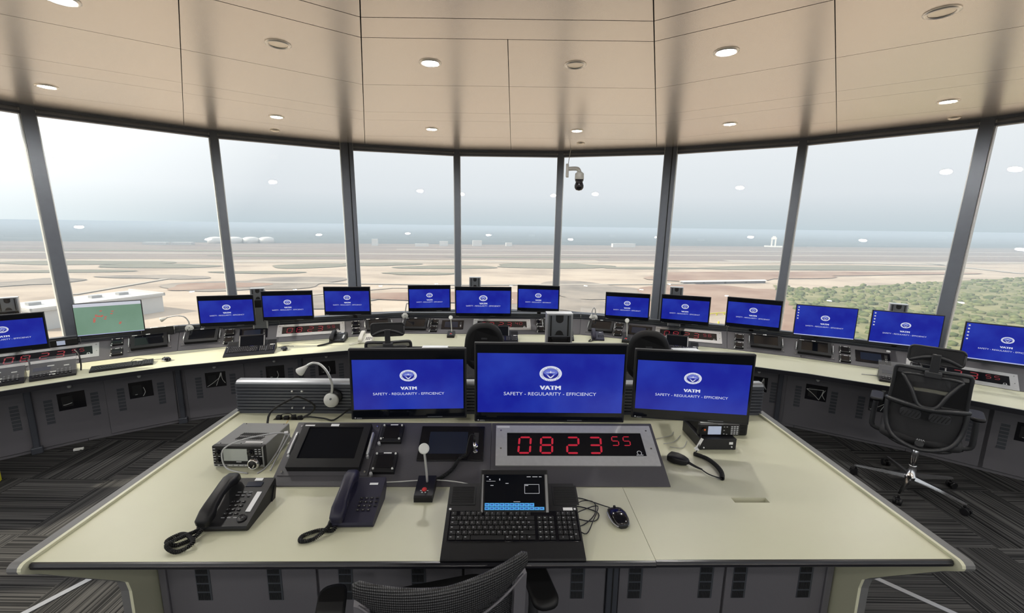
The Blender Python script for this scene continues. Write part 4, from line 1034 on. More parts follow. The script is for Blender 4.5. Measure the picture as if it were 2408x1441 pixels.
b.tube([(-1.0, .66, .10), (-1.01, .60, .05), (-1.035, .54, .006), (-1.05, .50, .003)], .0032, 8); b.tube([(-.985, .67, .10), (-1.0, .58, .04), (-1.005, .52, .003)], .0032, 8)
b.box((-1.0, .668, .104), (.016, .022, .010), Matrix.Rotation(R(30), 3, 'Z'))
solo('radio_cable', b, 'cable_gray', 'grey cable looping in front of the desktop radio transceiver', 'cable', dk(0, 0))
b = B(); b.tube([(-1.16, .80, .05), (-1.17, .86, .12), (-1.10, .93, .16), (-1.0, 1.0, .10), (-1.135, 1.05, -.01)][:3] + [(-1.08, .98, .155), (-1.02, 1.02, .09), (-1.06, 1.045, .03), (-1.14, 1.05, -.01)], .0055, 8)
b.tube([(-1.13, 1.05, -.01), (-1.08, 1.045, .012), (-.98, 1.035, .008), (-.92, 1.02, .006), (-.86, 1.07, .04), (-.82, 1.10, .06)], .0045, 8)
solo('power_cable', b, 'rubber', 'thick black cable arching from the radio to the rear desk slot', 'cable', dk(0, 0))
b = B(); b.tube([(-1.12, .80, .01), (-1.14, .90, .006), (-1.16, 1.0, .006), (-1.18, 1.045, -.01)], .0018, 6); solo('thin_cable', b, 'cable_orange', 'thin yellow cable running to the rear desk slot', 'cable', dk(0, 0))
b = B()
for k, (x, h_) in enumerate(((-1.23, .014), (-1.19, .010), (-1.15, .016), (-1.115, .011))): b.box((x, 1.05, h_ / 2 - .002), (.026, .024, h_ + .01), Matrix.Rotation(R(12 * k), 3, 'Z'), bev=.004)
b.tube([(-1.225, 1.05, .012), (-1.20, 1.04, .03), (-1.165, 1.05, .026), (-1.15, 1.05, .0)], .002, 6)
solo('plug_cluster', b, 'rubber', 'black plugs poking out of the rear left desk slot', 'plugs', dk(0, 0))
# power supply, mobile radio, loudspeaker, hand microphone
t = thing('power_supply', 'flat black power supply box under the mobile radio', 'power supply', dk(1.045, .714, DH + .0005))
b = B(); b.box((0, .105, .030), (.178, .21, .056), bev=.002, seg=1); part('case', b, 'housing', t)
b = B(); b.box((.062, -.001, .036), (.018, .002, .012)); b.cyl((.066, .0, .018), (.066, -.004, .018), .0035, .0035, 10); b.cyl((-.07, .0, .014), (-.07, -.004, .014), .0035, .0035, 10); part('sticker', b, 'white_label', t)
for x in (-.08, .08):
    for y in (.01, .20): b = B(); b.box((x, y, .001), (.012, .012, .002)); part('foot', b, 'rubber', t)
t = thing('mobile_radio', 'black keypad mobile radio with small lit screen under the right foreground monitor', 'radio', dk(1.06, .748, DH + .0595))
b = B(); b.box((.0, .10, .028), (.172, .16, .050), bev=.004); part('case', b, 'black_plastic', t)
b = B(); b.box((0, .008, .029), (.202, .026, .056), bev=.007); f = part('front_panel', b, 'black_plastic', t)
b = B(); b.box((-.025, -.0055, .030), (.064, .003, .042)); part('display', b, 'lit_lcd', f, 'pale lit display')
b = B()
for q in range(3):
    for k in range(5): b.box((.060 + .0135 * q, -.0055, .012 + .0092 * k), (.009, .003, .0045))
for a, c2 in ((.022, .048), (.036, .048), (.022, .030), (.022, .012), (.036, .010)): b.box((a, -.0055, c2), (.006, .003, .003))
b.quad(-.006, .002, .02, .0035, .0575); part('keypad', b, 'legend', f)
b = B(); b.cyl((-.078, -.004, .034), (-.078, -.014, .034), .011, .010, 16); b.mi = 1; b.sphere((-.078, -.015, .037), .005, n=10); part('knob', b, ['black_gloss', 'orange_lens'], f, 'dark knob with glowing orange tip')
b = B(); b.quad(-.08, .03, .06, .10, .0535); part('paper_slip', b, 'white_label', t, 'white paper slip on top')
t = thing('loudspeaker', 'small black loudspeaker box behind the mobile radio', 'speaker', dk(1.215, .862, DH + .0005))
b = B(); b.box((0, .05, .035), (.115, .10, .07), bev=.010); part('case', b, 'black_plastic', t)
b = B()
for k in range(6): b.box((0, -.001, .015 + .008 * k), (.09, .003, .003))
part('grille', b, 'hole_dark', t)
t = thing('hand_microphone', 'black fist microphone lying on the desk with thick coiled cord', 'microphone', dk(0, 0))
b = B()
ax = Vector((.805, .60, .018)); d_ = Vector((.055, -.05, 0)).normalized(); n_ = Vector((-d_.y, d_.x, 0)); rg = []
for L_, wd_, hh in ((-.045, .018, .010), (-.040, .029, .015), (-.010, .033, .018), (.020, .027, .017), (.040, .018, .013), (.048, .010, .008)):
    c_ = ax + d_ * L_; rg.append([c_ + n_ * (x / 10 * wd_) + Vector((0, 0, y / 10 * hh)) for x, y in rrect(20, 20, 5, 4)])
b.loft(rg); part('body', b, 'black_plastic', t)
b = B(); b.tube([ax + d_ * .045, ax + d_ * .075 + Vector((.002, 0, -.008)), ax + d_ * .105 + Vector((.004, .0, -.012))], .007, 8, taper=.0035); part('strain_relief', b, 'rubber', t)
b = B(); b.tube([ax + d_ * .10 + Vector((.004, 0, -.012)), (.90, .49, .006), (.935, .452, .010)], .0025, 6)
b.coil([(.937, .452, .010), (.958, .50, .010), (.962, .56, .010), (.945, .62, .010), (.905, .662, .010)], .0078, .0021, .0044, 6, 10)
b.tube([(.905, .662, .010), (.935, .692, .012), (.955, .712, .05), (.965, .735, .075)], .0025, 6); part('cord', b, 'rubber', t, 'thick black coiled cord')
b = B(); b.box((.950, .705, .042), (.014, .004, .05), Matrix.Rotation(R(25), 3, 'Y'), bev=.001, seg=1); b.box((.930, .690, .018), (.016, .004, .022), Matrix.Rotation(R(-35), 3, 'Y')); part('paper_tag', b, 'white_label', t, 'white paper cable tags')
b = B()
for P_ in ([(.90, .90, .003), (.87, .86, .003), (.80, .83, .003), (.74, .80, .003)], [(.92, .86, .003), (.86, .79, .003), (.80, .77, .003)], [(.93, .80, .003), (.88, .73, .003), (.82, .74, .003)]): b.tube(P_, .0016, 6)
solo('thin_wires', b, 'cable_gray', 'thin wires on the desk left of the power supply', 'cable', dk(0, 0))

# ------------------------------------------------------------------ telephones
def phone(r, body, hs, disp, coil=True):
    w, d = (.168, .215) if disp else (.150, .200); sl = math.atan2(.052, d)
    pl = TF((0, 0, .022), 0, sl)
    b = B(); b.prism([(0, .004), (-.003, .014), (0, .022), (d, .022 + d * math.tan(sl)), (d + .004, .06), (d, .03), (d - .03, .0), (.01, .0)], -w / 2, w / 2, 'yz'); part('body', b, body, r)
    hx = -w / 2 + .026
    b = B(); rg = []
    for y, z, hw, hh in ((-.012, .020, .012, .008), (-.006, .022, .022, .018), (.03, .027, .026, .022), (.055, .038, .022, .016), (.105, .043, .020, .013), (.150, .040, .022, .016), (.178, .030, .026, .022), (.206, .024, .023, .018), (.214, .020, .012, .008)):
        rg.append([pl @ Vector((hx + x / 10 * hw, y, z + q / 10 * hh)) for x, q in rrect(20, 20, 6, 4)])
    b.loft(rg); part('handset', b, hs, r)
    b = B(); kx = .002 if disp else .026
    for q in range(3):
        for k in range(4): b.box(pl @ Vector((kx - .018 + .019 * q, .052 + .0175 * k, .002)), (.0125, .009, .004), Matrix.Rotation(sl, 3, 'X'), bev=.0015, seg=1)
    if disp:
        for q in range(3):
            for k in range(2): b.box(pl @ Vector((kx - .018 + .021 * q, .130 + .014 * k, .001)), (.010, .005, .003), Matrix.Rotation(sl, 3, 'X'))
    else:
        for k in range(3): b.box(pl @ Vector((kx + .040, .087 + .0175 * (k - 1), .002)), (.010, .006, .003), Matrix.Rotation(sl, 3, 'X'))
    part('keypad', b, 'black_plastic' if hs != 'ivory' else 'column_gray', r)
    if hs != 'ivory':
        b = B()
        for k, row in enumerate(('*0#', '789', '456', '123')):
            for q, ch in enumerate(row): add_mesh(b, TXT.setdefault(ch, text_mesh(ch, None, .0058)), pl @ Matrix.Identity(4) @ TF((kx - .018 + .019 * q, .0505 + .0175 * k, .0045)) @ Matrix.Scale(.72, 4))
        if disp:
            for q in range(3):
                for k in range(2): b.box(pl @ Vector((kx - .018 + .021 * q, .1365 + .014 * k, .0004)), (.014, .0015, .0008), Matrix.Rotation(sl, 3, 'X'))
            for q in range(3): b.box(pl @ Vector((kx - .018 + .021 * q, .036, .0004)), (.012, .0015, .0008), Matrix.Rotation(sl, 3, 'X'))
        part('legends', b, 'legend', r)
    if disp:
        b = B(); b.box(pl @ Vector((.022, .188, .001)), (.058, .022, .003), Matrix.Rotation(sl, 3, 'X')); part('display', b, 'blue_glass', r)
        b = B(); b.box(pl @ Vector((.058, .105, .0012)), (.017, .090, .002), Matrix.Rotation(sl, 3, 'X')); part('memo_strip', b, 'white_label', r, 'white name strip')
        b = B(); b.lathe([(.016, .0), (.016, .004), (.007, .005), (.007, .003), (.001, .003)], 20, pl @ TF((.052, .032, 0))); part('navigator', b, 'black_gloss', r)
        b = B(); b.quad(-.0, 0, .03, .014, 0); bmesh.ops.transform(b.bm, matrix=pl @ TF((.012, d - .010, .0012)), verts=b.bm.verts[:]); part('sticker', b, 'white_label', r)
        b = B(); b.prism([(d - .045, .0), (d - .02, .0), (d - .004, .045), (d - .016, .052)], -w / 2 + .01, w / 2 + .004, 'yz'); part('stand', b, body, r)
    elif hs != 'ivory':
        b = B(); b.quad(-.016, -.004, .016, .006, 0); bmesh.ops.transform(b.bm, matrix=pl @ TF((.036, d - .028, .0008)), verts=b.bm.verts[:]); part('sticker', b, 'white_label', r)
        b = B(); b.prism([(d - .045, .0), (d - .02, .0), (d - .004, .045), (d - .016, .052)], -w / 2 + .01, w / 2 - .004, 'yz'); part('stand', b, body, r)
def cordp(r, pts, m='rubber', big=True):
    b = B()
    if big: b.coil(pts, .0055, .0021, .0050)
    else: b.tube(pts, .006, 6)
    part('cord', b, m, r, 'coiled handset cord')
t = thing('desk_phone', 'black desk phone with display and white name strip, left foreground', 'telephone', dk(-.972, .135, DH + .0005, R(1.5)), 'desk telephones')
phone(t, 'black_plastic', 'black_plastic', True)
cordp(t, [(-.058, -.010, .020), (-.075, -.045, .008), (-.115, -.070, .007), (-.150, -.050, .007), (-.130, -.018, .008), (-.085, -.040, .019), (-.05, -.075, .018), (-.085, -.100, .007), (-.125, -.085, .019), (-.105, -.050, .020), (-.078, .0, .012), (-.086, .05, .016)])
t = thing('desk_phone', 'dark navy desk phone with small white label, second from left in foreground', 'telephone', dk(-.533, .155, DH + .0005, R(1)), 'desk telephones')
phone(t, 'navy_plastic', 'navy_plastic', False)
cordp(t, [(-.050, -.012, .018), (-.060, -.022, .008), (-.105, -.018, .007), (-.150, -.045, .007), (-.145, -.072, .007), (-.105, -.060, .008), (-.075, -.020, .019), (-.080, .02, .012), (-.076, .05, .016)])
mwp = dmw(3, .62, .385, .7205, R(-12)); t = thing('desk_phone', 'black desk phone on the curved worktop, left of the white phone', 'telephone', mwp, 'desk telephones')
phone(t, 'black_plastic', 'black_plastic', True); cordp(t, [(-.05, -.01, .02), (-.09, -.05, .008), (-.16, -.12, .007), (-.17, -.15, .007), (-.12, -.13, .007), (-.05, -.04, .008), (-.04, .0, .01)], 'rubber', False)
t = thing('desk_phone', 'white desk phone on the curved worktop, left of centre', 'telephone', dmw(3, .925, .235, .7205, R(-15)), 'desk telephones')
phone(t, 'ivory', 'ivory', False); cordp(t, [(-.05, -.01, .02), (-.09, -.03, .008), (-.15, -.06, .007), (-.13, .0, .007), (-.08, .03, .01)], 'ivory', False)
t = thing('desk_phone', 'black desk phone with white strip beside the tall grey column', 'telephone', dmw(4, 1.99, .28, .7205, R(-6)), 'desk telephones')
phone(t, 'black_plastic', 'black_plastic', True); cordp(t, [(-.05, -.01, .02), (-.08, -.05, .008), (-.13, -.08, .007), (-.10, .02, .01)], 'rubber', False)
t = thing('desk_phone', 'dark navy desk phone on the curved worktop below the folded lamp', 'telephone', dmw(5, .155, .385, .7205, R(14)), 'desk telephones')
phone(t, 'navy_plastic', 'navy_plastic', False); cordp(t, [(-.05, -.01, .02), (-.08, -.05, .008), (-.12, -.07, .007), (-.09, .02, .01)], 'rubber', False)

# ------------------------------------------------------------------ gooseneck microphones and lamps
def tmic(r):
    b = B(); b.prism([(0, .0), (0, .020), (.006, .026), (.112, .046), (.118, .040), (.118, .0)], -.036, .036, 'yz'); part('base', b, 'black_plastic', r)
    b = B(); b.lathe([(.010, 0), (.010, .004), (.006, .006), (.001, .006)], 16, TF((.0, .035, .0315), 0, R(10))); part('button', b, 'red_lens', r, 'round red talk button')
    b = B()
    for a in range(0, 360, 60): b.box((.0 + .013 * math.cos(R(a)), .030 + .013 * math.sin(R(a)), .031), (.006, .003, .003))
    part('button_marks', b, 'legend', r)
    b = B(); b.tube([(.004, .078, .038), (.002, .076, .09), (.0, .066, .145), (-.002, .060, .178)], .0048, 10); part('stem', b, 'alu_light', r)
    b = B(); b.lathe([(.006, .0), (.014, .006), (.020, .010), (.021, .020), (.017, .024)], 24, TF((-.002, .062, .192), 0, R(62)) @ Matrix.Translation((0, 0, -.012))); b.mi = 1
    b.lathe([(.017, .020), (.001, .022)], 24, TF((-.002, .062, .192), 0, R(62)) @ Matrix.Translation((0, 0, -.012))); part('head', b, ['white_plastic', 'column_gray'], r, 'round white microphone head')
GM = 'tabletop gooseneck microphones'
inst('tmic', tmic, 'gooseneck_microphone', 'white gooseneck microphone on black base, centre of the supervisor desk', 'microphone', dk(-.308, .302), GM)
inst('tmic', tmic, 'gooseneck_microphone', 'tabletop microphone on the curved worktop left of the rounded chair back', 'microphone', dmw(4, .555, .40, .7205), GM).scale = (1.25, 1.25, 1.25)
inst('tmic', tmic, 'gooseneck_microphone', 'tabletop microphone on the curved worktop left of the second rounded chair back', 'microphone', dmw(5, .48, .41, .7205), GM).scale = (1.25, 1.25, 1.35)
b = B(); b.tube([(-.6, .415, .012), (-.45, .408, .020), (-.30, .42, .022), (-.17, .405, .020), (-.09, .38, .010)], .0022, 6)
solo('thin_cable', b, 'white_plastic', 'thin white cable behind the gooseneck microphone', 'cable', dk(0, 0, DH + .001))
b = B(); M4 = DM.inverted() @ pk(-.122, .158, .010)
a_ = M4 @ Vector((0, 0, 0)); b.cyl(a_, M4 @ Vector((-.002, .022, .035)), .0075, .0065, 12); b.mi = 1; b.cyl(M4 @ Vector((-.002, .022, .035)), M4 @ Vector((-.004, .045, .055)), .006, .004, 10)
pts = [M4 @ Vector(p) for p in ((-.004, .045, .055), (-.022, .038, .06), (-.034, -.01, .03), (-.036, -.03, .02))]
b.tube(pts, .0022, 6); P2 = [pts[-1]] + [Vector(q) for q in ((-.185, .50, DH + .072), (-.215, .46, DH + .045), (-.26, .43, DH + .025), (-.295, .42, DH + .018))]
b.coil(P2, .0065, .0022, .0048, 5, 9)
solo('coiled_cord', b, ['chrome', 'rubber'], 'black coiled cord plugged into the intercom panel on the supervisor desk', 'cord', DM)
def lamp_goose(r, pts, foot, head_d):
    b = B(); b.lathe([(.043, .0), (.043, .010), (.036, .018), (.001, .018)], 28, TF((0, 0, 0), 0, PI / 2)); part('bracket', b, 'black_plastic', r)
    b = B(); b.lathe([(.040, .0), (.042, .012), (.038, .022), (.001, .024)], 28, TF(foot, 0, PI / 2)); b.mi = 1; b.cyl((foot[0] + .002, foot[1] - .022, foot[2] + .012), (foot[0] + .002, foot[1] - .03, foot[2] + .012), .006, .005, 10); part('base', b, ['white_plastic', 'column_gray'], r, 'round white switch base')
    b = B(); b.tube(pts, .0072, 10, 6, taper=.0062); part('neck', b, 'alu_light', r, 'bright metal gooseneck')
    e_, d2 = Vector(pts[-1]), (Vector(pts[-1]) - Vector(pts[-2])).normalized()
    b = B(); q = d2.to_track_quat('Z', 'Y').to_matrix().to_4x4(); b.lathe([(.008, -.012), (.011, .0), (.022, .028), (.024, .040), (.018, .046), (.001, .047)], 20, Matrix.Translation(e_) @ q); part('head', b, 'white_plastic', r, 'white lamp head')
t = thing('gooseneck_lamp', 'white gooseneck lamp clipped to the slatted screen of the supervisor desk', 'lamp', dk(-.945, 1.116, 1.145), 'gooseneck lamps')
lamp_goose(t, [(-.008, -.022, .02), (.0, -.028, .08), (-.018, -.035, .15), (-.05, -.04, .195), (-.085, -.045, .208), (-.11, -.05, .20), (-.128, -.055, .185)], (-.012, -.012, -.015), 0)
DY = CUT + ST * math.cos(TILT) + .022
t = thing('gooseneck_lamp', 'gooseneck lamp on the slatted wall right of the green map monitor', 'lamp', dmw(2, .012, DY - .002, .905), 'gooseneck lamps')
lamp_goose(t, [(0, -.02, .03), (.0, -.025, .08), (-.03, -.03, .135), (-.09, -.035, .155), (-.16, -.04, .150), (-.205, -.045, .135)], (0, -.012, 0), 0)
t = thing('gooseneck_lamp', 'gooseneck lamp standing upright left of the small blue monitor, left of centre', 'lamp', dmw(4, -.10, DY - .002, .895), 'gooseneck lamps')
lamp_goose(t, [(0, -.02, .03), (.01, -.025, .08), (.02, -.03, .13), (.03, -.035, .17), (.05, -.04, .175)], (0, -.012, 0), 0)
t = thing('gooseneck_lamp', 'gooseneck lamp bent into a loop, right of the tall grey column', 'lamp', dmw(5, .02, DY - .002, .905), 'gooseneck lamps')
lamp_goose(t, [(0.005, -.02, .03), (.008, -.025, .08), (.0, -.03, .125), (-.018, -.035, .132), (-.032, -.04, .10), (-.036, -.042, .06), (-.040, -.044, .035)], (0, -.012, 0), 0)

# ------------------------------------------------------------------ keyboards, mice, keyboard consoles
ROWS = [[('', 1.0)] + [('', .55)] + [('F', 1)] * 4 + [('', .45)] + [('F', 1)] * 4 + [('', .4)] + [('F', 1)] * 4,
        [(c, 1) for c in '`1234567890-='] + [('<', 1.9)],
        [('|', 1.45)] + [(c, 1) for c in 'QWERTYUIOP[]'] + [('/', 1.45)],
        [('=', 1.75)] + [(c, 1) for c in "ASDFGHJKL;'#"] + [('_', 1.15)],
        [('^', 1.2)] + [(c, 1) for c in '\\ZXCVBNM,./'] + [('^', 2.7)],
        [('-', 1.25), ('+', 1.25), ('-', 1.25), ('~', 5.9), ('-', 1.25), ('+', 1.25), ('=', 1.25), ('-', 1.5)]]
def keys(b, bl, x0, x1, y0, y1, z, M4=None, legends=True):
    """a full-size key field between x0..x1 (main block, cursor block, number block)"""
    M4 = M4 or Matrix.Identity(4); W_ = x1 - x0; rh = (y1 - y0) / 6.0; rot = M4.to_3x3(); u = W_ * .665 / 15.0
    def key(x, y, w, h, ch):
        b.box(M4 @ Vector((x + w / 2, y + h / 2, z + .0022)), (w - .0022, h - .0022, .0050), rot, bev=.0012, seg=1)
        if legends and ch and ch not in '~':
            if ch in 'QWERTYUIOPASDFGHJKLZXCVBNM1234567890': add_mesh(bl, TXT.setdefault(ch, text_mesh(ch, None, .0058)), M4 @ TF((x + w * .42, y + h * .52, z + .0050)) @ Matrix.Scale(.85, 4))
            elif ch == 'F' : bl.box(M4 @ Vector((x + w * .4, y + h * .55, z + .0049)), (.004, .002, .0002), rot)
            else: bl.box(M4 @ Vector((x + min(w * .4, .008), y + h * .55, z + .0049)), (.006, .0022, .0002), rot)
    for k, row in enumerate(ROWS):
        y = y1 - rh * (k + 1); x = x0; tot = sum(q for _, q in row); f = 15.0 / tot if k else 15.2 / max(tot, 15.2)
        for ch, q in row:
            w_ = q * u * f
            if ch or q == 1.0: key(x, y, w_, rh, ch or 'F')
            x += w_
    xa = x0 + W_ * .685; kw = W_ * .135 / 3
    for k in range(3):
        for row in (1, 2, 3): key(xa + kw * k, y1 - rh * (row + 1), kw, rh, '-')
        key(xa + kw * k, y1 - rh * 6, kw, rh, '-')
    for k in range(3): key(xa + kw * k, y1 - rh * 5, kw, rh, '-')
    xb = x0 + W_ * .84; kw = W_ * .16 / 4
    for row in range(1, 5):
        for k in range(3): key(xb + kw * k, y1 - rh * (row + 1), kw, rh, {1: 'F-F', 2: '789', 3: '456', 4: '123'}[row][k])
    key(xb, y1 - rh * 6, 2 * kw, rh, '0'); key(xb + 2 * kw, y1 - rh * 6, kw, rh, '-'); key(xb + 3 * kw, y1 - rh * 4, kw, rh * 2, '-'); key(xb + 3 * kw, y1 - rh * 6, kw, rh * 2, '-'); key(xb + 3 * kw, y1 - rh * 2, kw, rh, '-')
    for k in range(4): key(xb + kw * k, y1 - rh, kw, rh, 'F')
def kconsole(r, lit=True):
    a = R(15.5); P = TF((0, 0, .008), 0, a)
    b = B(); b.prism([(0, .0), (-.003, .006), (0, .011), (.302 * math.cos(a), .011 + .302 * math.sin(a)), (.302 * math.cos(a) + .006, .085), (.302 * math.cos(a) + .004, .0)], -.234, .234, 'yz'); part('base', b, 'black_plastic', r)
    b = B(); b.box(P @ Vector((.004, .120, .0025)), (.452, .120, .003), P.to_3x3(), bev=.001, seg=1); part('key_tray', b, 'black_gloss', r)
    b = B(); bl = B(); keys(b, bl, -.216, .224, .064, .176, .004, P); part('keys', b, 'black_plastic', r)
    part('key_legends', bl, 'legend', r)
    for sg in (-1, 1):
        b = B(); cx = -.181 if sg < 0 else .196
        b.box(P @ Vector((cx, .249, .0032)), (.094, .088, .003), P.to_3x3(), bev=.001, seg=1); b.mi = 1
        for k in range(16): b.box(P @ Vector((cx, .214 + .0047 * k, .005)), (.080, .0022, .0012), P.to_3x3())
        part('speaker_grille', b, ['black_plastic', 'hole_dark'], r)
    S = TF((.008, .169, .058), 0, R(47))
    b = B(); b.box(S @ Vector((0, .070, -.012)), (.250, .150, .030), S.to_3x3(), bev=.006); part('screen_housing', b, 'black_plastic', r)
    for sg in (-1, 1): b = B(); b.box(S @ Vector((sg * .1165, .062, .0035)), (.005 + .004 * (sg > 0), .128, .002), S.to_3x3()); part('side_trim', b, 'alu', r)
    b = B(); b.quad(-.1085, .004, .1085, .126); s = part('screen', b, 'dark_screen', r, 'dark tilted screen with blue button rows'); s.matrix_local = S @ Matrix.Translation((0, 0, .0045))
    if not lit: lines = B(); lines.quad(-.02, .002, .02, .0032, .0004); part('screen_lines', lines, 'screen_deep', s)
    b = B()
    for k in range(12 if lit else 0):
        x = -.107 + .0178 * k; b.quad(x, .0055, x + .0168, .0155, .0004)
        if k < 10: b.quad(x, .0168, x + .0168, .0285, .0004)
    if lit:
        part('soft_buttons', b, 'sky_button', s, 'light blue on-screen buttons')
        b = B()
        for k in range(12):
            x = -.107 + .0178 * k
            for yy in (.0095, .0215)[:2 if k < 10 else 1]: b.quad(x + .003, yy, x + .0125, yy + .003, .0006)
        part('button_text', b, 'screen_deep', s)
        b = B(); x0, x1, y0, y1 = .036, .090, .060, .092
        for q in ((x0, y0, x1, y0 + .0014), (x0, y1 - .0014, x1, y1), (x0, y0, x0 + .0014, y1), (x1 - .0014, y0, x1, y1), (x0 + .003, y1 - .005, x0 + .014, y1 - .003)): b.quad(*q, .0004)
        for q in ((-.004, .032, .020, .0335), (-.103, .117, -.096, .119), (-.093, .107, -.088, .110), (-.056, .105, -.053, .112), (.045, .117, .06, .119), (.066, .117, .085, .119), (.09, .117, .10, .119), (-.088, .087, -.077, .089), (-.033, .094, -.022, .096), (-.103, .102, -.07, .103)): b.quad(*q, .0004)
        part('screen_lines', b, 'ui_line', s)
    b = B(); b.box(P @ Vector((.199, .188, .0035)), (.034, .012, .001), P.to_3x3()); b.box(P @ Vector((-.222, .188, .0035)), (.008, .007, .001), P.to_3x3()); b.box(P @ Vector((.224, .1885, .0035)), (.007, .007, .001), P.to_3x3()); part('sticker', b, 'white_label', r)
GK = 'keyboard consoles with built-in screen'
inst('kc', kconsole, 'keyboard_console', 'keyboard console with dark tilted screen, front centre of the supervisor desk', 'keyboard console', dk(.035, -.006, DH + .0005), GK)
inst('kc0', lambda q: kconsole(q, False), 'keyboard_console', 'keyboard console on the curved worktop, left, its screen blank', 'keyboard console', dmw(2, .655, .125, .7205, R(-3)), GK)
inst('kc0', lambda q: kconsole(q, False), 'keyboard_console', 'keyboard console hidden behind the headrest chair, far right', 'keyboard console', dmw(8, .02, .12, .7205, R(2)), GK)
inst('kc0', lambda q: kconsole(q, False), 'keyboard_console', 'keyboard console behind the rounded chair back, straight ahead', 'keyboard console', dmw(4, 1.15, .12, .7205), GK)
inst('kc0', lambda q: kconsole(q, False), 'keyboard_console', 'keyboard console behind the second rounded chair back, right of centre', 'keyboard console', dmw(5, 1.05, .12, .7205), GK)
def mouse(r):
    b = B(); rg = []
    for y, hw, zt in ((-.052, .012, .010), (-.048, .022, .020), (-.030, .030, .031), (.0, .032, .036), (.030, .029, .030), (.046, .024, .020), (.054, .014, .010)):
        rg.append([(x / 10 * hw, y, max(.001, .5 * zt + q / 10 * .5 * zt)) for x, q in rrect(20, 20, 8, 4)])
    b.loft(rg); part('shell', b, 'black_gloss', r)
    for sg in (-1, 1): b = B(); b.tube([(sg * .018, -.050, .010), (sg * .0285, -.032, .010), (sg * .0328, .0, .012), (sg * .0295, .030, .012)], .0032, 8); part('side_trim', b, 'alu', r, 'silver side trim')
    b = B(); b.cyl((-.003, .036, .026), (.003, .036, .026), .007, n=12); part('wheel', b, 'rubber', r)
    b = B(); add_mesh(b, text_mesh('logitech', .018, .004), TF((0, -.006, .0368))); part('maker_mark', b, 'legend', r)
GMo = 'computer mice'
t = inst('mouse', mouse, 'computer_mouse', 'black mouse with silver sides right of the front keyboard console', 'mouse', dk(.425, .200, DH + .0005, R(8)), GMo)
b = B(); b.tube([(-.008, .054, .012), (-.03, .085, .004), (-.09, .135, .003), (-.14, .155, .003), (-.172, .15, .012)], .0019, 6)
b.tube([(-.172, .15, .012), (-.16, .11, .004), (-.10, .08, .003), (-.06, .04, .003), (-.09, .0, .003), (-.15, .02, .006), (-.165, .07, .006), (-.10, .115, .008), (-.055, .10, .006), (-.08, .03, .006), (-.15, -.02, .004), (-.166, .03, .008), (-.11, .06, .01), (-.05, .075, .008), (-.10, -.01, .01), (-.14, -.06, .003), (-.165, -.04, .006)], .0019, 6)
part('cable', b, 'rubber', t, 'loops of thin black cable')
t = inst('mouse', mouse, 'computer_mouse', 'black mouse right of the plain keyboard, left on the curved worktop', 'mouse', dmw(1, .655, .25, .7205, R(20)), GMo)
t = inst('mouse', mouse, 'computer_mouse', 'black mouse right of the left keyboard console on the curved worktop', 'mouse', dmw(3, .085, .235, .7205, R(10)), GMo)
b = B(); b.tube([(0, .054, .012), (.02, .09, .004), (-.05, .13, .003), (.06, .15, .003), (-.02, .11, .02), (.09, .12, .003), (.10, .09, .003)], .002, 6); part('cable', b, 'rubber', t)
t = thing('keyboard', 'plain black keyboard below the green map monitor', 'keyboard', dmw(1, .325, .155, .7205, R(0)), None)
b = B(); b.prism([(0, 0), (0, .012), (.145, .026), (.148, .0)], -.228, .228, 'yz'); part('base', b, 'black_plastic', t)
b = B(); bl = B(); K4 = TF((0, .0, .0125), 0, math.atan2(.014, .145)); keys(b, bl, -.22, .22, .010, .132, .0, K4, False); bl.quad(.10, .125, .145, .138, .026); part('keys', b, 'housing', t); part('sticker', bl, 'white_label', t)
b = B(); b.tube([(.1, .148, .012), (.05, .20, .01), (.10, .22, .03), (.20, .20, .004), (.30, .17, .004)], .0022, 6); part('cable', b, 'rubber', t)
# radios under clear covers, far left and far right
def covered(r):
    a = R(24)
    b = B(); b.prism([(0, 0), (0, .020), (.20, .020 + .20 * math.tan(a)), (.215, .0)], -.145, .145, 'yz'); part('body', b, 'housing', r)
    P = TF((0, 0, .021), 0, a)
    b = B(); bl = B()
    for q in range(4):
        for k in range(4): b.box(P @ Vector((.030 + .026 * q, .022 + .020 * k, .003)), (.019, .013, .007), P.to_3x3(), bev=.002, seg=1); bl.box(P @ Vector((.030 + .026 * q, .026 + .020 * k, .007)), (.010, .003, .001), P.to_3x3())
    for q in range(6):
        for k in range(2): b.box(P @ Vector((-.12 + .022 * q, .022 + .022 * k, .003)), (.016, .010, .007), P.to_3x3(), bev=.002, seg=1); bl.box(P @ Vector((-.12 + .022 * q, .026 + .022 * k, .007)), (.008, .003, .001), P.to_3x3())
    part('keypad', b, 'black_plastic', r); part('key_marks', bl, 'legend', r)
    b = B()
    for x, y, w_ in ((.0, .028, .04), (.005, .065, .04), (.09, .135, .035), (-.01, .155, .045)): b.box(P @ Vector((x - .005, y, .004)), (w_, .014, .004), P.to_3x3(), bev=.002, seg=1)
    part('label_strip', b, 'white_plastic', r)
    b = B(); b.box(P @ Vector((-.07, .125, .002)), (.11, .05, .003), P.to_3x3()); part('display', b, 'blue_glass', r)
    b = B()
    for sg in (-1, 1): b.prism([(-.004, 0), (-.004, .055), (.20, .155), (.22, .155), (.22, 0)], sg * .150, sg * .1535, 'yz')
    b.prism([(-.004, .055), (-.004, .0585), (.20, .1585), (.20, .155)], -.1535, .1535, 'yz'); part('clear_cover', b, 'clear_plastic', r, 'clear plastic cover')
    b = B(); b.tube([(.17, .14, .005), (.175, .17, .06), (.165, .24, .14), (.14, .30, .17)], .006, 8); part('antenna_lead', b, 'rubber', r)
GR = 'keypad radios under clear covers'
inst('cov', covered, 'keypad_radio', 'keypad radio under clear cover left of the plain keyboard', 'radio', dmw(0, 1.555 - S0, .145, .7205, R(0)), GR)
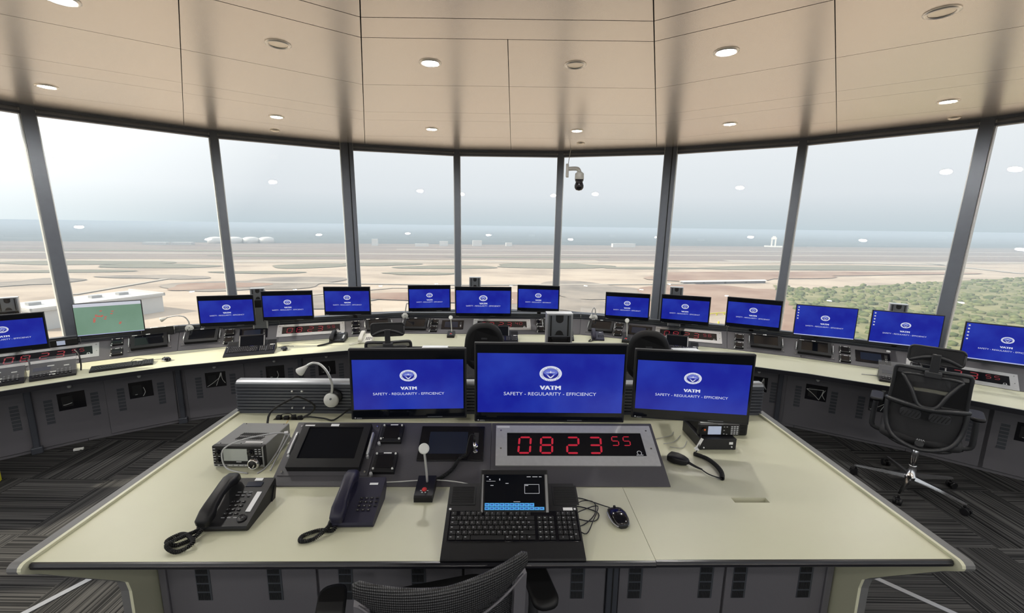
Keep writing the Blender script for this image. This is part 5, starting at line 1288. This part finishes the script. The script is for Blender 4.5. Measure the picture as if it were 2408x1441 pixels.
inst('cov', covered, 'keypad_radio', 'keypad radio under clear cover cut by the left photo edge', 'radio', dmw(0, 1.235 - S0, .145, .7205, R(0)), GR)
inst('cov', covered, 'keypad_radio', 'keypad radio seen through the mesh of the headrest chair', 'radio', dmw(7, .72, .11, .7205, R(-3)), GR)
# lit display box and loop handle on the left console
t = thing('radio_unit', 'small radio with pale lit screen left under the green map monitor', 'radio', dmw(0, 1.60 - S0, .845, .862), None)
b = B(); b.box((0, .03, .03), (.20, .05, .06), bev=.004); part('case', b, 'black_plastic', t)
b = B(); b.box((-.02, .004, .03), (.06, .003, .042)); part('display', b, 'lit_lcd', t)
t = thing('equipment_box', 'dark equipment box with bright metal rim right of the green map monitor', 'equipment box', dmw(1, .585, .845, .862))
b = B(); b.box((0, .035, .043), (.272, .05, .086), bev=.003); part('case', b, 'housing', t)
b = B(); b.tube([(-.140, .006, .0), (-.140, .006, .084), (-.132, .006, .091), (.132, .006, .091), (.140, .006, .084), (.140, .006, .0)], .0042, 8, 0); part('rim', b, 'chrome', t, 'bright metal rim')

# ------------------------------------------------------------------ chairs
def chair_base(r, zs):
    b = B(); b.lathe([(.030, .085), (.045, .09), (.045, .115), (.032, .125), (.028, .20), (.028, .21)], 20); part('hub', b, 'chrome', r)
    b = B(); b.cyl((0, 0, .20), (0, 0, zs - .09), .026, n=16); b.cyl((0, 0, zs - .20), (0, 0, zs - .07), .016, n=12); part('gas_column', b, 'chrome', r)
    for k in range(5):
        a = R(72 * k + 44); d = Vector((math.cos(a), math.sin(a), 0)); n_ = Vector((-d.y, d.x, 0))
        b = B(); rg = []
        for L_, wd_, z0, z1 in ((.035, .020, .088, .120), (.19, .015, .086, .110), (.355, .011, .078, .094), (.368, .009, .078, .090)): rg.append([d * L_ + n_ * s_ * wd_ + Vector((0, 0, z)) for s_, z in ((-1, z0), (1, z0), (.7, z1), (-.7, z1))])
        b.loft(rg, smooth=False); lg = part('leg', b, 'chrome', r)
        b = B(); p = d * .355; b.cyl(p + Vector((0, 0, .045)), p + Vector((0, 0, .082)), .008, n=10)
        for sg in (-1, 1): b.cyl(p + n_ * sg * .009 + d * .012 + Vector((0, 0, .027)), p + n_ * sg * .027 + d * .012 + Vector((0, 0, .027)), .027, n=18)
        b.box(p + d * .010 + Vector((0, 0, .046)), (.05, .02, .014), Matrix.Rotation(a, 3, 'Z'), bev=.004); part('caster', b, 'black_plastic', lg)
def curve_pt(x, z, zs, y0=-.225, cv=.05, w_=.24, lean=.12): return Vector((x, y0 + cv * (x / w_) ** 2 - lean * (z - zs - .1), z))
def seat(r, zs):
    b = B(); rg = []
    for t_, k in ((-.045, .90), (-.030, .99), (.0, 1.0), (.022, .95), (.030, .80)):
        rg.append([(x * k, .02 + y * k, zs + t_ + (.012 * (1 - abs(y) / .25) if t_ > 0 else 0)) for x, y in rrect(.49, .48, .09, 5)])
    b.loft(rg); part('seat', b, 'fabric', r)
    b = B(); b.box((0, .0, zs - .075), (.22, .26, .05), bev=.012); b.cyl((.10, .02, zs - .07), (.24, .02, zs - .075), .008, n=8); b.sphere((.25, .02, zs - .075), .018, n=10); part('mechanism', b, 'black_plastic', r)
def armrests(r, zs, h=.22, o=0.0, fy=.02):
    for sg in (-1, 1):
        b = B(); b.tube([(sg * .20, -.02, zs - .055), (sg * .29, -.02, zs - .03), (sg * (.30 + o), -.02, zs + .06), (sg * (.295 + o), -.02, zs + h - .015)], .019, 8); p = part('armrest', b, 'chair_plastic', r)
        b = B(); rg = []
        for z_, k in ((0, .85), (.010, 1.0), (.026, 1.0), (.032, .85)): rg.append([(sg * (.295 + o) + x * k, fy + y * k, zs + h - .015 + z_) for x, y in rrect(.085, .25, .035, 4)])
        b.loft(rg); part('arm_pad', b, 'rubber', p)
def mesh_back(r, zs, head, headz):
    zb, zt = zs - .06, zs + .58
    P = lambda x, z, o=0.0: curve_pt(x, z, zs) + Vector((0, o, 0))
    # see-through net panel
    b = B(); rows = []
    for k in range(13):
        f = k / 12; z = zb + (zt - zb) * f; hw = .225 - .02 * f if f > .42 else .17 + .055 * (f / .42) ** .6
        rows.append([P(-hw + 2 * hw * q / 10, z) for q in range(11)])
    b.loft(rows, closed=False, caps=False); part('back_net', b, 'chair_mesh', r, 'see-through black net')
    b = B(); hw = lambda z: .205 if z > zt - .02 else (.225 - .02 * (z - zb) / (zt - zb) if (z - zb) / (zt - zb) > .42 else .17 + .055 * ((z - zb) / (zt - zb) / .42) ** .6)
    side = [P(-hw(z), z) for z in [zb + .03 + (zt - zb - .05) * i / 8 for i in range(9)]]
    loop = [P(-.12, zb), ] + side + [P(-.17, zt), P(0, zt), P(.17, zt)] + [Vector((-p.x, p.y, p.z)) for p in side[::-1]] + [P(.12, zb), P(0, zb - .008), P(-.12, zb)]
    b.tube(loop, .014, 8); part('back_frame', b, 'chair_plastic', r)
    b = B(); zv = zs + .30
    b.tube([P(-.165, zt - .05, -.02), P(-.10, zs + .42, -.045), P(-.055, zv + .02, -.06), P(0, zv, -.062), P(.055, zv + .02, -.06), P(.10, zs + .42, -.045), P(.165, zt - .05, -.02)], .013, 8)
    b.tube([P(-.165, zt - .05, -.02), P(-.09, zt - .035, -.03), P(0, zt - .035, -.035), P(.09, zt - .035, -.03), P(.165, zt - .05, -.02)], .012, 8)
    b.tube([P(-.232, zv - .01, .0), P(-.14, zv - .005, -.04), P(0, zv - .012, -.062), P(.14, zv - .005, -.04), P(.232, zv - .01, .0)], .018, 8, ry=1.3)
    b.tube([P(-.225, zv, -.0), P(-.215, zs + .12, -.03), P(-.15, zs - .0, -.055), P(0, zs - .05, -.06), P(.15, zs - .0, -.055), P(.215, zs + .12, -.03), P(.225, zv, -.0)], .016, 8); part('support_frame', b, 'chair_plastic', r)
    b = B()
    for sg in (-1, 1):
        out = [P(sg * .150, zt - .055, -.010), P(sg * .196, zt - .05, -.004), P(sg * .214, zs + .40, -.004), P(sg * .222, zv + .01, -.006), P(sg * .10, zv + .005, -.044), P(sg * .058, zv + .03, -.048), P(sg * .098, zs + .42, -.034)]
        b.loft([out, [p + Vector((0, .008, 0)) for p in out]], smooth=False)
    part('side_shell', b, 'rubber', r, 'solid dark shell beside the V frame')
    b = B()
    for sg in (-1, 1):
        rg = []
        for dy_, k in ((-.050, .92), (-.038, 1.0)): rg.append([P(sg * .082 + x * k, zs + .225 + q * k - sg * .0, dy_) for x, q in rrect(.125, .075, .028, 4)])
        b.loft(rg)
        b.mi = 1
        for q in range(5): b.box(P(sg * .082 - .044 + .022 * q, zs + .225, -.051), (.005, .003, .055), Matrix.Rotation(R(24), 3, 'Y'))
        b.mi = 0
    part('lumbar_pad', b, ['pad_gray', 'hole_dark'], r, 'slotted lumbar pads')
    b = B(); add_mesh(b, text_mesh('AMA', .05, .014), Matrix.Translation(P(0, zs + .045, -.098)) @ Matrix.Rotation(PI / 2, 4, 'X')); part('maker_mark', b, 'legend', r)
    b = B(); b.tube([P(0, zs + .0, -.055), (0, -.20, zs - .06), (0, -.08, zs - .08)], .028, 8); part('back_strut', b, 'chair_plastic', r)
    if head:
        b = B(); b.box(P(0, zt - .02, -.035), (.095, .035, .05), bev=.010); b.box(P(0, zt + .06, -.035), (.050, .022, .16), Matrix.Rotation(R(5), 3, 'X'), bev=.006); hp = part('headrest_post', b, 'chair_plastic', r)
        b = B(); z0 = zt + headz; rows = []
        for dy_ in (.0, .014):
            pass
        rg = []
        for dy_, k in ((-.006, .93), (.0, 1.0), (.010, 1.0), (.016, .93)): rg.append([Vector((x * k, -.285 + .55 * x * x + dy_ - .10 * (q), z0 + q * k)) for x, q in rrect(.30, .125, .030, 5)])
        # front and back skins as closed loft through thickness
        b.loft(rg); part('headrest', b, 'chair_mesh', r, 'curved net headrest')
        b = B(); lp = [Vector((x, -.285 + .55 * x * x - .10 * q, z0 + q)) for x, q in rrect(.30, .125, .030, 5)]; b.tube(lp + [lp[0]], .008, 8, 0)
        b.tube([Vector((-.14, -.285 + .55 * .0196 + .006, z0 - .055)), Vector((-.07, -.298, z0 - .015)), Vector((0, -.312, z0 + .0)), Vector((.07, -.298, z0 - .015)), Vector((.14, -.285 + .55 * .0196 + .006, z0 - .055))], .014, 8); part('headrest_frame', b, 'chair_plastic', r)
def net_chair(r, zs, headz): chair_base(r, zs); seat(r, zs); armrests(r, zs); mesh_back(r, zs, True, headz)
def task_chair(r, zs):
    chair_base(r, zs); seat(r, zs); armrests(r, zs, .20)
    b = B(); rg = []
    for dy_, k in ((-.030, .80), (-.020, .95), (.0, 1.0), (.020, .98), (.030, .86)):
        pts = []
        for a in range(0, 360, 12):
            x, z = math.cos(R(a)), math.sin(R(a)); ex = 2.6
            x = math.copysign(abs(x) ** (2 / ex), x); z = math.copysign(abs(z) ** (2 / ex), z)
            hw_ = .225 - .035 * (z + 1) / 2
            X, Z = x * hw_ * k, zs + .36 + z * .27 * k
            pts.append(Vector((X, -.245 + .9 * X * X + dy_ - .10 * (Z - zs - .2), Z)))
        rg.append(pts)
    b.loft(rg); part('backrest', b, 'rubber', r)
    b = B(); b.box((0, -.30, zs + .46), (.06, .004, .018), Matrix.Rotation(R(6), 3, 'X'), bev=.001, seg=1); b.tube([(0, -.295, zs + .30), (0, -.31, zs + .1), (0, -.25, zs - .06), (0, -.06, zs - .08)], .024, 8, ry=1.4); part('back_strut', b, 'chair_plastic', r)
GH = 'office chairs'
net_chair(thing('office_chair', 'black net-backed office chair with headrest on chrome base, far right', 'chair', TF((3.32, 3.34, 0), R(-42)), GH), .50, .115)
net_chair(thing('office_chair', 'black net-backed chair with headrest, its lower half hidden by the left foreground monitor', 'chair', TF((-1.23, 4.32, 0), R(12)), GH), .415, .125)
inst('task', lambda r: task_chair(r, .50), 'office_chair', 'rounded black chair back right behind the middle foreground monitor, with armrests', 'chair', TF((-.29, 4.66, 0), R(2)), GH)
inst('task', lambda r: task_chair(r, .50), 'office_chair', 'rounded black chair back peeking between middle and right foreground monitors', 'chair', TF((1.40, 4.40, 0), R(-14)), GH)
# the near chair: woven curved back, seen from behind and above
t = thing('office_chair', 'nearest chair, its curved woven back reaching into the bottom edge', 'chair', TF((-.235, 1.265, 0), R(15)), GH)
zs = .70
chair_base(t, zs); seat(t, zs); armrests(t, zs, .235, .03, -.06)
def nb(x, z, o=0.0):
    e_ = 1.15 * x * x
    return Vector((x, -.285 + e_ + o - .10 * (z - 1.0), z))
b = B(); rg = []
for q in range(25):
    x = -.232 + .464 * q / 24; f = abs(x) / .232
    zt_ = 1.196 + .022 * f - (.018 if f > .97 else 0); zb_ = 1.072 + .085 * f * f; rr_ = []
    for k in range(14):
        a = 2 * PI * k / 14; hh, th = (zt_ - zb_) / 2, .017 * (1 - .35 * f)
        rr_.append(nb(x, (zt_ + zb_) / 2 + hh * math.sin(a), th * math.cos(a)))
    rg.append(rr_)
b.loft(rg); part('back_cushion', b, 'woven_mesh', t, 'woven grey-black net band')
b = B(); rows = []
for k in range(11):
    z = .72 + .38 * k / 10; rows.append([nb(-.205 + .41 * q / 14, z, .012) for q in range(15)])
b.loft(rows, closed=False, caps=False); part('back_net', b, 'woven_mesh', t)
b = B()
for sg in (-1, 1): b.loft([[nb(sg * .212 + x, z, y) for x, y in ((-.020, -.008), (.020, -.008), (.020, .014), (-.020, .014))] for z in (.70, .85, 1.0, 1.135)], smooth=False)
b.tube([nb(x / 100, 1.066 + .085 * (x / 23.2) ** 2, -.010) for x in range(-22, 23, 4)], .004, 6); b.tube([nb(-.2, .71), nb(0, .70), nb(.2, .71)], .018, 8); b.tube([(0, -.26, .72), (0, -.24, .64), (0, -.06, .62)], .026, 8); part('back_frame', b, 'cabinet', t, 'grey back frame')

# ------------------------------------------------------------------ small things
b = B(); b.box((0, 0, .06), (.10, .03, .12), bev=.004); solo('yellow_folder', b, 'yellow', 'yellow object on the floor cut by the left photo edge', 'folder', TF((-4.19, 3.24, 0), R(30)))
b = B(); b.tube([(0, 0, .006), (.12, .03, .006), (.20, -.02, .006), (.30, .02, .006)], .004, 6); b.mi = 1; b.box((.16, .0, .012), (.07, .028, .02), Matrix.Rotation(R(10), 3, 'Z'), bev=.004); solo('floor_cable', b, ['rubber', 'white_plastic'], 'white cable end with plug on carpet by the left cabinet', 'cable', TF((-4.15, 3.72, 0), R(15)))
b = B(); b.tube([(.10 * math.cos(a / 3) + .006 * a, .06 * math.sin(a / 3), .008 + .0025 * a) for a in range(0, 26)], .006, 6, 2); solo('cable_coil', b, 'rubber', 'coil of black cable on carpet at the foot of the left cabinets', 'cable', TF((-3.02, 4.22, 0), R(20)))
b = B(); b.tube([(.0, 0, .008), (.10, .05, .008), (.22, .03, .008), (.33, -.05, .008), (.42, -.04, .008)], .007, 6); solo('floor_cable', b, 'rubber', 'black cable on carpet at the foot of the right cabinets', 'cable', TF((2.52, 4.42, 0), R(-25)))
b = B(); b.sphere((0, 0, .008), .010, n=10); solo('paper_ball', b, 'white_label', 'tiny white scrap on the dark carpet, left', 'scrap', TF((-3.0, 3.39, 0)))
b = B(); b.cyl((0, 0, .004), (.13, 0, .004), .0035, n=8); solo('pen', b, 'cable_gray', 'thin pen lying on the right part of the curved worktop', 'pen', dmw(7, .46, .27, .7205, R(12)))
b = B(); b.box((0, 0, .012), (.035, .07, .024), bev=.008); solo('cable_tag', b, 'white_label', 'white tag hanging at the slatted wall left of the headrest chair', 'tag', dmw(7, .73, DY - .02, .84))
